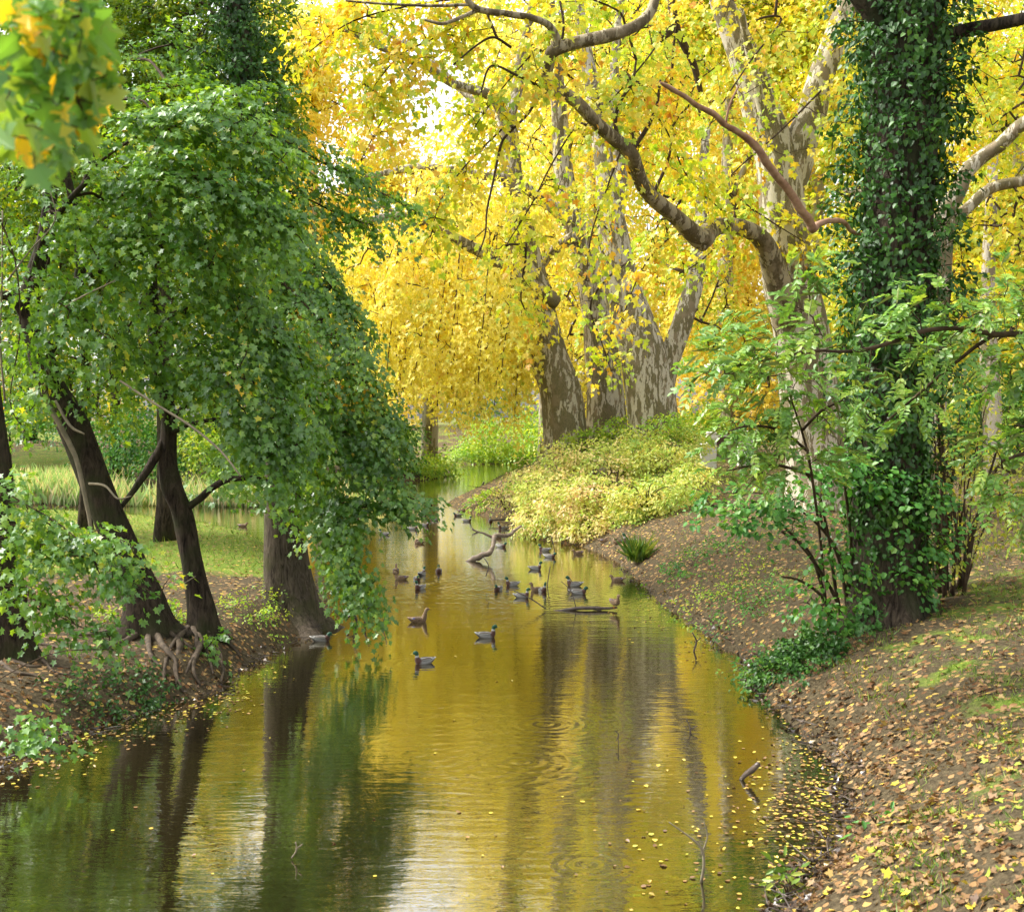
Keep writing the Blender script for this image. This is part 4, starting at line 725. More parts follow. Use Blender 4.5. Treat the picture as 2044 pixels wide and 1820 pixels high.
compound(at_, 'crown', 'ash', 2, at_.rng)
sb = gpt(1650, 1215); st = Tree('ash_sapling', 'young ash with feathery leaves in front of the huge plane trunk, left of the ivy', 'sapling', sb, None, 74); YS = 19.5
st.limb([sb-(0, 0, .1), P(1640, 1100, sb[1]), P(1622, 960, 21), P(1606, 880, 20.4), P(1580, 800, 20), P(1550, 720, 19.8)], [.035, .03, .025, .02, .014, .006], 8, 6, .04)
st.limb(*path([(1612,900,3.6,20.5),(1560,860,3,20),(1500,850,2.4,19.6),(1455,860,1.4,19.4)]), segs=6); st.limb(*path([(1620,950,3.6,20.8),(1560,930,3,20.2),(1500,930,2.2,19.8),(1450,940,1.2,19.6)]), segs=6); st.limb(*path([(1600,860,3.6,20.3),(1640,820,3,20),(1680,800,2,19.8)]), segs=6)
st.mb.build('stem', M['twig'], st.o); st.mb = MB(); S = st.strand
for pts, n in (([(1600,850,40,20),(1530,830,44,19.8),(1490,840,34,19.6),(1460,845,20,19.5)], 28), ([(1600,930,36,20.2),(1530,910,40,20),(1460,930,34,19.8)], 30), ([(1560,760,44,19.8),(1500,740,44,19.8),(1430,700,34,19.8)], 28), ([(1600,760,40,19.8),(1650,800,36,19.8),(1690,860,34,19.8)], 22), ([(1560,650,40,19.8),(1500,640,36,19.8),(1440,660,26,19.8)], 16), ([(1640,900,40,20),(1690,900,34,20)], 14)):
    S(pts, n, .1, 1, .7, 1.2, wood=False)
twigs(st.bmb, np.array(st.wood), np.array(st.wr), np.concatenate(st.c), .003, .0018, st.rng, rmax=.015); st.bmb.build('branches', M['twig'], st.o)
compound(st, 'crown', 'ash', 2, st.rng, .34, 5, .11)
# yellow-green thin shrub behind the trunk
ys = gpt(1900, 1180); yt = Tree('shrub', 'thin many-stemmed shrub with small yellow-green leaves right of the ivy-clad trunk', 'shrub', ys, None, 75); YY = ys[1]
for k in range(26):
    x0 = 1868+yt.rng.uniform(-12, 60); dx = yt.rng.normal(0, 55)+(x0-1890)*1.1; h = yt.rng.uniform(180, 400); g0 = on(x0, YY+yt.rng.uniform(-.6, .6), -.05)
    yt.limb([g0, P(x0+dx*.3, 1180-h*.4, g0[1]), P(x0+dx, 1180-h, g0[1]+yt.rng.normal(0, .5))], np.array((3.4, 2.4, 1))/F*YY*yt.rng.uniform(.6, 1.5), 6, 5)
yt.limb(*path([(1878,1190,8,YY),(1868,1060,7,YY),(1850,940,6,YY),(1842,860,4,YY),(1850,740,3,YY)]), segs=7); yt.limb(*path([(1888,1200,7,YY),(1884,1000,6,YY),(1880,860,5,YY),(1884,700,3,YY),(1900,560,2,YY)]), segs=7)
yt.mb.build('stems', M['twig'], yt.o); yt.mb = MB()
for q in ((1900,900,YY,80,80,1.2,60),(1980,1000,YY,80,90,1.2,60),(1930,800,YY,70,60,1.2,40),(2040,900,YY,60,90,1.2,36),(1900,1080,YY,60,50,1,20),(1980,640,YY,80,70,1.2,26),(1880,700,YY,40,70,1,16)): yt.lobe(*q, .1, .5, (0, 0, 0))

M['limethin'] = leaf_mat('thin_lime_leaves', [(0,(.22,.34,.04)),(.5,(.50,.56,.07)),(1,(.72,.66,.08))], .5, .35)
yt.finish('limethin', 'oval', .12, 10, .5, .2, .12, up=.8, rtip=.003, k=.002)
# pale yellow bushes on the bank
GB = 'pale yellow bushes spilling over the right bank'
def bank_bush(label, px, py, lobes, seed, mat='pale', size=.165, per=24, cat='bush'):
    g_ = gpt(px, py); t = Tree('bush', label, cat, g_, GB, seed)
    for k in range(14):
        a_ = t.rng.uniform(0, 6.28); L = t.rng.uniform(1.2, 2.6); t.limb([g_, g_+np.array((math.cos(a_)*.35, math.sin(a_)*.35, .5))*L, g_+np.array((math.cos(a_)*.95, math.sin(a_)*.8, .62))*L], [.03, .022, .008], 5, 4)
    t.mb.build('stems', M['twig'], t.o); t.mb = MB()
    for q in lobes: t.lobe(*q, .5, .6, (0, -.2, -.1))
    t.finish(mat, 'oval', size, per, .6, .24, .1, up=.7, droop=.3, rtip=.005, k=.002); return t
bank_bush('pale yellow bush with pink-tinged leaves, drooping to the water by the bank tip', 1110, 1030, [(1090,990,56,56,60,2,150),(1080,1040,54.5,50,34,1.5,110),(1050,960,60,40,36,2,60),(1120,940,59,50,50,2,90)], 101)
bank_bush('largest pale yellow bush in the middle of the bank, leaves reaching almost to the water', 1190, 1030, [(1190,1000,54,70,50,2.2,190),(1180,1045,52,60,28,1.4,130),(1200,930,58,80,50,2.4,150),(1130,1010,53,50,50,1.5,90)], 102)
bank_bush('yellow-green bush on the upper bank in front of the thickest pale trunk', 1320, 960, [(1310,930,57,70,50,2.2,150),(1350,890,60,60,40,2,100),(1280,900,59,60,40,2,80)], 103, 'palegreen')
bank_bush('greener bush at the right end of the pale bushes, above bare soil', 1290, 1030, [(1270,1005,51.5,56,40,1.6,110),(1330,990,51,54,36,1.6,90),(1380,960,53,46,36,1.6,70)], 104, 'palegreen')
bank_bush('low green plants at the trunk feet behind the pale bushes', 1230, 940, [(1240,860,62,50,30,1.6,50),(1330,850,60,40,26,1.4,40),(1170,880,62,40,24,1.4,36)], 105, 'lime')
bank_bush('short grassy bush with reddish leaves on the tip of the right bank', 1010, 1020, [(1020,985,62,30,20,1.2,24),(1000,1000,61,34,12,1,18)], 106, 'pale', .12, 16)
def shrublet(name, label, cat, px, py, n, spread, hgt, mat, shape, size, seed, per=14, group=None, stems=6):
    g_ = gpt(px, py); t = Tree(name, label, cat, g_, group, seed); t.wood = [g_]; t.wr = [.01]
    for k in range(stems):
        a_ = t.rng.uniform(0, 6.28); e = g_+np.array((math.cos(a_)*spread*.5, math.sin(a_)*spread*.5, hgt*.8)); t.limb([g_, (g_+e)/2+(0, 0, hgt*.15), e], [.008, .006, .003], 5, 3)
    t.mb.build('stems', M['twig'], t.o); t.mb = MB()
    q = g_+t.rng.normal(0, .5, (n, 3))*(spread, spread, 0); q[:, 2] = ground_z(q[:, 0], q[:, 1])+t.rng.uniform(.05, 1, n)*hgt; t.spray(q, nrm(q-g_)+t.rng.normal(0, .3, (n, 3))+(0, 0, .2))
    t.finish(mat, shape, size, per, .28, .1, .05, up=.8, tw=False); return t
shrublet('plant', 'low tangle of dark green leaves overhanging the water edge below the ivy-clad trunk', 'plant', 1600, 1330, 120, 1.0, .5, 'ivy', 'heart', .085, 111, 22)
shrublet('plant', 'second mound of small leaves left of the tangle, where the bank drops to the water', 'plant', 1535, 1345, 60, .6, .4, 'midgreen', 'heart', .07, 112, 20)
shrublet('plant', 'weeds on the slope under the round-leaved shrub', 'plant', 1500, 1220, 50, 1.3, .5, 'hazel', 'oval', .08, 113, 14)
shrublet('plant', 'single broad-leaved seedling on the leafy bank near the bottom edge', 'plant', 1748, 1650, 5, .18, .16, 'hazel', 'oval', .11, 114, 7)
shrublet('plant', 'grassy weed at the water line at the bottom, right of the floating leaves', 'plant', 1572, 1790, 6, .16, .2, 'grass', 'slim', .16, 115, 9)
shrublet('plant', 'small green plant among leaves beside the slim trunk foot', 'plant', 345, 1240, 18, .4, .3, 'lime', 'three', .09, 116)
shrublet('plant', 'ivy trailing down the left bank among fallen leaves', 'plant', 290, 1390, 50, .8, .12, 'ivy', 'heart', .07, 117, 16)
shrublet('plant', 'patch of ivy above the muddy water at the far left', 'plant', 200, 1425, 40, .7, .12, 'ivy', 'heart', .07, 118, 16)
shrublet('plant', 'green weeds between the slim trunk and the flared trunk', 'plant', 500, 1230, 50, .9, .3, 'lime', 'oval', .07, 119, 12)
shrublet('plant', 'green plants covering the tip of the right bank', 'plant', 975, 1002, 60, 2.2, .45, 'lime', 'oval', .16, 122, 16)
shrublet('plant', 'low weeds on the upper slope behind the grass tuft', 'plant', 1380, 1130, 70, 2.0, .35, 'midgreen', 'oval', .10, 123, 12)
shrublet('plant', 'scattered weeds on the slope right of the grass tuft', 'plant', 1420, 1190, 60, 1.8, .25, 'lime', 'oval', .08, 124, 10)
shrublet('plant', 'pale weed growing in front of the flared trunk', 'plant', 545, 1215, 16, .3, .5, 'lime', 'slim', .09, 120, 12)
shrublet('plant', 'green undergrowth left of the leaning trunk foot', 'plant', 235, 1240, 16, .45, .3, 'lime', 'three', .09, 121, 12)
# grass tuft on the right shore
def blades(name, c, h, mat, rng, lean=.35, parent=None, wide=1.0):
    n = len(c); d = np.stack([rng.normal(0, lean, n), rng.normal(0, lean, n), np.ones(n)], 1); nn = rng.normal(0, 1, (n, 3)); nn[:, 2] *= .2
    T, pl = LEAF['blade']; return leaves(name, c, d, nn, h, 'blade', M[mat], parent, rng=rng)
rg = np.random.default_rng(5)
tf = gpt(1275, 1122); c = np.repeat(tf[None], 260, 0)+rg.normal(0, .16, (260, 3))*(1, 1, 0); o = blades('grass_tuft', c, rg.uniform(.5, 1.05, 260), 'grass', rg, .35)
tag(o, 'dense tuft of long green grass at the water edge on the right', 'grass tuft')
def area(px0, px1, py0, py1, n, rng, keep): 
    Yr = rng.uniform(0, 1, n*6); px = rng.uniform(px0, px1, n*6); ya, yb = W(0, py1)[1]*.9, W(0, py0)[1]
    Y = ya+(yb-ya)*Yr**1.0; x = (px-CX)/F*Y; z = ground_z(x, Y); k = keep(x, Y, z); return np.stack([x, Y, z], 1)[k][:n]
# reeds beyond the backwater
n = 2600; Y = rg.uniform(72.5, 76.5, n); px = np.where(rg.uniform(0, 1, n) < .6, rg.normal(110, 60, n), rg.normal(480, 60, n)); x = (px-CX)/F*Y; c = np.stack([x, Y, np.maximum(ground_z(x, Y), 0)-.05], 1)
c = np.concatenate([c, np.stack([rg.uniform(-60, -8, 2500), rg.uniform(72.5, 75, 2500), np.full(2500, -.02)], 1)]); n = len(c)
o = blades('reeds', c, rg.uniform(.8, 1.9, n), 'reed', rg, .14); tag(o, 'belt of pale reeds along the far side of the backwater', 'reeds', kind='stuff')
for v in (o,):
    pass
# turf blades
def land(n, ylo, yhi, u0, u1, rng, pw=1.6):
    Y = ylo*(yhi/ylo)**(rng.uniform(0, 1, n)**1.0); u = rng.uniform(u0, u1, n); x = u*Y; return x, Y
x, Y = land(130000, 10, 105, -.46, .5, rg); gsy = grassy(x, Y); dr = sdist(x, Y, RIGHT); dp = sdist(x, Y, PEN); pat = .5+.5*np.sin(x*3.1+2*np.sin(Y*1.7))*np.sin(Y*2.3+x)
k = ((dp > .5) & (rg.uniform(0, 1, len(x)) < gsy*.9)) | ((dr > .9) & (rg.uniform(0, 1, len(x)) < .8*(pat > .5)))
x, Y = x[k], Y[k]; c = np.stack([x, Y, ground_z(x, Y)-.01], 1); o = blades('grass', c, rg.uniform(.05, .14, len(c))*(1+Y/50), 'grass', rg, .6); tag(o, 'short green grass on both banks', 'grass', kind='stuff')
# fallen leaves
def litter(x, Y, dz, size, rng, mat, name, label, flat=.35, shape='three', rn=None):
    z = dz; n = len(x); e = .05; gx_ = (ground_z(x+e, Y)-ground_z(x-e, Y))/(2*e); gy_ = (ground_z(x, Y+e)-ground_z(x, Y-e))/(2*e)
    nn = np.stack([-gx_, -gy_, np.ones(n)], 1) if flat > .1 else np.tile((0, 0, 1.0), (n, 1)); nn = nn+rng.normal(0, flat, (n, 3)); a_ = rng.uniform(0, 2*PI, n)
    o = leaves(name, np.stack([x, Y, z], 1), np.stack([np.cos(a_), np.sin(a_), rng.normal(0, flat*.5, n)], 1), nn, size, shape, M[mat], None, rn, rng=rng); tag(o, label, 'leaves', kind='stuff'); return o
x, Y = land(170000, 9.5, 118, -.46, .52, rg); dr = sdist(x, Y, RIGHT); dp = sdist(x, Y, PEN); pat = .5+.5*lumps(x*.8+5, Y*.6)
dens = np.where(dr > .02, .30+.5*pat+.5*np.exp(-dr/1.0)-.35*np.exp(-((dr-2.4)/1.0)**2)*(Y < 30), 0); dens = np.where(dp > .05, np.where((dp < 1.6), .75, .22+.25*pat), dens)
k = rg.uniform(0, 1, len(x)) < dens*.62*(.35+1.0*(.5+.5*np.sin(x*2.7+np.sin(Y*3.1)*1.6)*np.sin(Y*2.2+x*1.3))); x, Y, dr, dp = x[k], Y[k], dr[k], dp[k]
x, Y = x[:], Y[:]; rn = np.clip(rg.beta(2.2, 2.0, len(x))+np.where((dr > .5) & (Y < 17), .12, 0)*rg.uniform(0, 2, len(x)), 0, 1)
sz_ = rg.uniform(.4, 1.2, len(x))**1.7*.088; nr = Y < 24
for k_, sh_, nm_, lb_ in ((nr, 'star', 'fallen_leaves', 'brown tan and yellow fallen leaves strewn over the near banks'), (~nr, 'three', 'fallen_leaves', 'small fallen leaves carpeting the farther banks')):
    litter(x[k_], Y[k_], ground_z(x[k_], Y[k_])+rg.uniform(.004, .045, k_.sum()), sz_[k_], rg, 'litter', nm_, lb_, .5, sh_, rn=rn[k_])
xm, Ym_ = land(60000, 12, 60, -.46, .40, rg); dd = np.maximum(sdist(xm, Ym_, RIGHT), sdist(xm, Ym_, PEN)); k = (np.abs(dd) < .28) & (rg.uniform(0, 1, len(dd)) < .8); xm, Ym_ = xm[k], Ym_[k]
litter(xm, Ym_, np.maximum(ground_z(xm, Ym_), 0)+rg.uniform(.004, .06, len(xm)), rg.uniform(.4, 1.1, len(xm))*.10, rg, 'debris', 'shore_debris', 'dark wet leaf debris along both shore lines', .6)
tw_ = MB()
for i in range(420):
    k = rg.integers(0, len(xm)); a_ = rg.uniform(0, 6.28); L2 = rg.uniform(.12, .6); p0 = np.array((xm[k], Ym_[k], max(float(ground_z(xm[k], Ym_[k])), 0)+.02)); p1 = p0+np.array((math.cos(a_), math.sin(a_), rg.uniform(-.1, .35)))*L2
    tube(tw_, [p0, (p0+p1)/2+rg.normal(0, .04, 3)*L2, p1], [.012, .009, .004], 4, 2)
tag(tw_.build('fallen_twigs', M['wetwood']), 'small dark twigs littering both shore lines', 'twigs', kind='stuff')
# floating leaves
def floats(pxs, n, rng, sx, sy):
    q = np.array([pxs[i] for i in rng.integers(0, len(pxs), n)], float); q[:, 0] += rng.normal(0, sx, n); q[:, 1] += rng.normal(0, sy, n); q[:, 1] = np.maximum(q[:, 1], 960)
    Y = H*F/(q[:, 1]-HY); return (q[:, 0]-CX)/F*Y, Y
xs, ys = [], []
for a_ in (floats([(1610,1500),(1640,1560),(1650,1620),(1640,1680),(1600,1720),(1580,1580)], 900, rg, 48, 55), floats([(60,1520),(150,1480),(250,1450),(350,1420),(440,1395),(500,1335)], 700, rg, 42, 22), floats([(1300,1220),(1400,1290),(1200,1120)], 260, rg, 30, 20),
           floats([(800,1060),(900,1020),(760,1040)], 120, rg, 50, 14), floats([(1400,1700),(1500,1600)], 170, rg, 110, 90), floats([(600,1700),(1000,1500)], 36, rg, 260, 130), floats([(1000,955),(930,960)], 90, rg, 30, 6)): xs.append(a_[0]); ys.append(a_[1])
x = np.concatenate(xs); Y = np.concatenate(ys); k = (ground_z(x, Y) < -.01) & (Y > 9); x, Y = x[k], Y[k]
litter(x, Y, np.full(len(x), .006)+rg.uniform(0, .01, len(x)), rg.uniform(.4, 1.1, len(x))*.075, rg, 'floatleaf', 'floating_leaves', 'yellow and brown leaves floating near the shores', .05, 'round')
# ================================================================ wood in the water
def branch(label, segs, mat='wetwood', cat='branch', group='dead branches standing in the water'):
    o = MB(); first = None
    for q in segs:
        pts = np.array([W(a_[0], a_[1]) if len(a_) == 3 else P(a_[0], a_[1], a_[3]) for a_ in q]); 
        rad = np.array([a_[2] for a_ in q])/F*pts[:, 1]; tube(o, pts, rad, 7, 4, .08, len(q))
        if first is None: first = pts[0]
    e = None; ob = o.build('branch', M[mat]); tag(ob, label, cat, group); return ob
def wY(py): return W(0, py)[1]
Yb = wY(1120); branch('pale crooked branch rising from the water and bending toward the ducks by the bank', [[(930,1122,3,Yb),(945,1116,6,Yb),(962,1108,6,Yb),(977,1103,5.5,Yb),(983,1092,4.5,Yb+.2),(986,1080,4.5,Yb+.4),(986,1072,5,Yb+.6),(994,1068,4,Yb+.9),(1008,1069,4,Yb+1.3),(1018,1067,4,Yb+1.6),(1028,1058,3,Yb+2),(1040,1050,2.4,Yb+2.4)],[(984,1073,3,Yb+.6),(965,1064,2,Yb+.5),(950,1060,1.6,Yb+.4),(942,1053,1,Yb+.4)]], 'driftwood')
Yc = wY(1218); branch('thin dark branch lying on the water with the brown duck standing on its right end', [[(1085,1222,2,Yc),(1120,1219,3.4,Yc),(1150,1214,3.6,Yc),(1185,1213,3.6,Yc),(1212,1214,3,Yc),(1232,1212,2,Yc)],[(1120,1222,2,Yc),(1160,1222,2.4,Yc),(1200,1218,2,Yc)],[(1090,1215,1.3,Yc),(1060,1195,1.3,Yc),(1025,1178,1,Yc)],[(1150,1214,1,Yc),(1140,1180,1,Yc),(1120,1160,.7,Yc)]])
Yd = wY(1062); branch('low dark twig beside the drake near the tip of the bank', [[(942,1056,1.5,Yd),(960,1063,2,Yd),(990,1066,2,Yd),(1010,1064,1.5,Yd)],[(975,1038,1.6,Yd+4),(1000,1037,2,Yd+4),(1030,1034,2,Yd+4)]])
Ye = wY(1555); branch('short stub of dark wood sticking out of the water at the lower right', [[(1478,1556,4,Ye),(1495,1540,6,Ye-.1),(1515,1524,5,Ye-.2)]])
Yf = wY(1760); branch('spindly forked twig in the water near the bottom right', [[(1400,1760,3,Yf),(1405,1720,3,Yf),(1398,1690,2.4,Yf),(1370,1665,1.8,Yf),(1335,1640,1.2,Yf)],[(1400,1705,2,Yf),(1412,1670,1.6,Yf),(1405,1640,1,Yf)]], 'twiglight')
Yg = wY(1460); branch('small forked twig above the water left of the leafy shore', [[(1375,1480,1.8,Yg),(1378,1455,1.6,Yg),(1370,1435,1,Yg)],[(1378,1455,1.2,Yg),(1392,1448,.9,Yg)]])
Yh = wY(1300); branch('thin twig poking from the water in front of the weeds', [[(1385,1300,2,Yh),(1390,1280,1.8,Yh),(1382,1262,1.2,Yh)],[(1388,1282,1.4,Yh),(1400,1272,1,Yh)]])
Yi = wY(1715); branch('pale forked twig in the dark reflection of the broad trunk', [[(582,1712,1.6,Yi),(592,1696,1.8,Yi),(590,1680,1.3,Yi)],[(590,1694,1.4,Yi),(604,1684,1,Yi)]], 'twiglight')
Yj = wY(1490); branch('thin twig in the shaded reflection right of the centre', [[(1230,1478,1.2,Yj),(1235,1466,1.2,Yj),(1228,1458,.9,Yj)],[(1235,1500,.9,Yj),(1234,1468,.9,Yj)]])
Yk = W(1600, 1418)[1]; branch('bundle of dark sticks washed up at the water edge below the leafy tangle', [[(1560,1410,4,Yk),(1590,1408,5,Yk),(1625,1415,4,Yk)],[(1575,1402,4,Yk),(1610,1400,4.4,Yk+.1),(1645,1404,3,Yk+.2)],[(1570,1420,3,Yk-.1),(1600,1425,3.6,Yk-.1),(1640,1422,3,Yk-.1)],[(1585,1398,2.4,Yk+.3),(1605,1410,3,Yk),(1620,1428,2,Yk-.2)]], group='dead branches standing in the water')
Yl = wY(1250); branch('tangle of thin twigs where the dipping bough meets the water', [[(700,1262,2,Yl),(712,1240,2.4,Yl),(705,1215,2,Yl),(720,1190,1.4,Yl)],[(735,1268,1.5,Yl),(728,1240,1.6,Yl),(738,1210,1.2,Yl)],[(690,1238,2.4,Yl),(700,1228,2.4,Yl),(712,1236,2,Yl)],[(752,1262,1,Yl),(765,1240,1,Yl),(772,1215,.8,Yl)]])
Ym = wY(985); branch('short upright stick on the leafy tip of the bank', [[(957,990,2,Ym),(960,975,2.4,Ym),(966,962,2,Ym)],[(890,1000,1.4,Ym),(915,995,1.6,Ym),(940,998,1.2,Ym)]])
Yn = wY(1170); branch('long hair-thin twigs leaning over the group of drakes', [[(1100,1215,1,Yn),(1092,1180,1.1,Yn),(1098,1130,1,Yn)],[(1150,1212,1.1,Yn),(1152,1180,1,Yn),(1135,1150,.8,Yn)],[(970,1150,1,Yn),(975,1128,1,Yn),(962,1108,.8,Yn)]])
Yo = wY(1110); branch('dark twig in the water between the two swimming drakes and the bank', [[(1128,1142,1.6,Yo),(1136,1134,1.6,Yo),(1130,1126,1.2,Yo)],[(1180,1140,1.6,Yo),(1200,1136,1.4,Yo),(1216,1138,1,Yo)],[(1105,1120,1,Yo),(1106,1095,1,Yo),(1100,1070,.8,Yo)]])
# ================================================================ white bridge posts
mw = plain('white_painted_stone', (.62,.60,.54), (.80,.78,.72), 3, .7); mr = plain('dark_red_iron', (.07,.03,.025), (.11,.05,.04), 3, .5)
def post(px, Y, label, top=858, w=.55):
    g_ = on(px, Y); z1 = P(px, top, Y)[2]; h = z1-g_[2]; e = empty('bridge_post', g_, label, 'post', 'white posts of a small bridge')
    b_ = MB(); b_.box(g_+(0, 0, h*.40), (w, w, h*.8), 0, .03); b_.build('shaft', mw, e, False)
    b_ = MB(); b_.box(g_+(-w*.8, 0, h*.34), (w*.9, w*1.1, h*.68), 0, .05); b_.build('plinth', mw, e, False)
    b_ = MB(); b_.box(g_+(0, 0, h*.84), (w*1.25, w*1.25, h*.08), 0, .03); b_.box(g_+(0, 0, h*.92), (w*.95, w*.95, h*.09), 0, .04); b_.box(g_+(0, 0, h*.98), (w*1.1, w*1.1, h*.05), 0, .06); b_.build('cap', mw, e, False); return g_, h
g1, h1_ = post(1420, 74, 'white post of the little bridge, left one, fully visible beside the bushes', 862)
g2, h2_ = post(1494, 76, 'white post of the little bridge half hidden behind the ash leaves', 860)
rl = MB(); A, B = g1+(0, 0, h1_*.72), g2+(0, 0, h2_*.72)
v = B-A; L_ = np.linalg.norm(v); rz = math.atan2(v[1], v[0]); rl.box((A+B)/2-v*0+(0, .4, 0), (L_-.55, .08, .55), rz); e = rl.build('bridge_railing', mr, None, False); tag(e, 'dark red railing panel between the two white posts', 'railing')
rl = MB(); rl.box((A+B)/2+(0, .4, .33), (L_-.6, .12, .07), rz); rl.build('top_rail', mw, e, False)
# ================================================================ ducks
M['duckfeather'] = None
m, nt, out = new_mat('duck_plumage'); a = nd(nt, 'ShaderNodeAttribute', attribute_name='col'); n = noise(nt, mapped(nt, (1, 1, 1)), 60, 3); q = ramp(nt, [(.35, (.75,)*3), (.65, (1.12,)*3)]); nt.links.new(n, q.inputs[0])
c = mixc(nt, 1.0, a.outputs['Color'], q.outputs[0], 'MULTIPLY'); pbsdf(nt, out, c, .55, n, .2, .01, .4); MD = m
m, nt, out = new_mat('hen_plumage'); a = nd(nt, 'ShaderNodeAttribute', attribute_name='col'); n = noise(nt, mapped(nt, (1, 1.6, 1.6)), 42, 3); q = ramp(nt, [(.4, (.35,)*3), (.6, (1.35,)*3)]); nt.links.new(n, q.inputs[0])
c = mixc(nt, 1.0, a.outputs['Color'], q.outputs[0], 'MULTIPLY'); pbsdf(nt, out, c, .6, n, .2, .01, .3); MH = m
mbill = plain('bill_horn', (.42,.36,.06), (.50,.42,.08), 10, .45); mbillb = plain('bill_brown', (.20,.10,.03), (.30,.15,.04), 10, .5); meye = plain('eye_black', (.004,.004,.004), None, 5, .1, .8); mleg = plain('leg_orange', (.6,.2,.03), None, 5, .5)
GREEN, WHITE, BREAST, GREY, BLACK, LGREY, BR, BRL, BRD = (.004,.07,.03), (.60,.60,.56), (.07,.024,.014), (.20,.19,.17), (.010,.010,.012), (.33,.32,.29), (.22,.14,.075), (.34,.24,.14), (.06,.04,.025)
BODY = [(-.28,.150,.006,.004),(-.26,.145,.03,.010),(-.22,.128,.058,.032),(-.17,.105,.086,.058),(-.11,.085,.108,.080),(-.04,.070,.122,.094),(.03,.064,.124,.098),(.09,.066,.114,.096),(.135,.080,.095,.090)]
NECK = {'swim': [(.162,.125,.068,.066),(.172,.168,.046,.050),(.174,.205,.038,.041),(.176,.232,.038,.043),(.186,.262,.046,.050),(.208,.280,.050,.050),(.236,.276,.043,.043),(.258,.266,.027,.026),(.268,.262,.012,.012)],
        'low': [(.162,.110,.072,.068),(.178,.138,.052,.054),(.190,.160,.046,.046),(.202,.182,.047,.050),(.224,.194,.049,.050),(.250,.190,.042,.042),(.272,.180,.026,.026),(.280,.177,.012,.012)],
        'sleep': [(.150,.125,.072,.068),(.145,.162,.054,.050),(.125,.184,.050,.046),(.095,.192,.048,.044),(.058,.184,.040,.034),(.028,.172,.022,.018)],
        'up': [(.158,.130,.076,.072),(.172,.185,.060,.062),(.186,.235,.048,.052),(.200,.280,.041,.044),(.216,.318,.041,.045),(.238,.340,.045,.045),(.266,.345,.038,.038),(.288,.340,.024,.024),(.296,.338,.012,.012)]}
def loft(mb, st, segs, colf, swing=0.0):
    p = np.array([(s[0], 0, s[1]) for s in st]); t = nrm(np.gradient(p, axis=0)); n_ = np.stack([-t[:, 2], t[:, 1]*0, t[:, 0]], 1); ang = np.arange(segs)*2*PI/segs; V = []; C = []
    for i, s in enumerate(st):
        for a_ in ang: 
            v = p[i]+np.array((0, math.cos(a_)*s[2], 0))+n_[i]*math.sin(a_)*s[3]; V.append(v); C.append((*colf(v, i, a_), 1))
    f = [tuple((i*segs+j, i*segs+(j+1) % segs, (i+1)*segs+(j+1) % segs, (i+1)*segs+j)) for i in range(len(st)-1) for j in range(segs)]
    f += [tuple(range(segs-1, -1, -1)), tuple((len(st)-1)*segs+j for j in range(segs))]; mb.add(V, f, C)
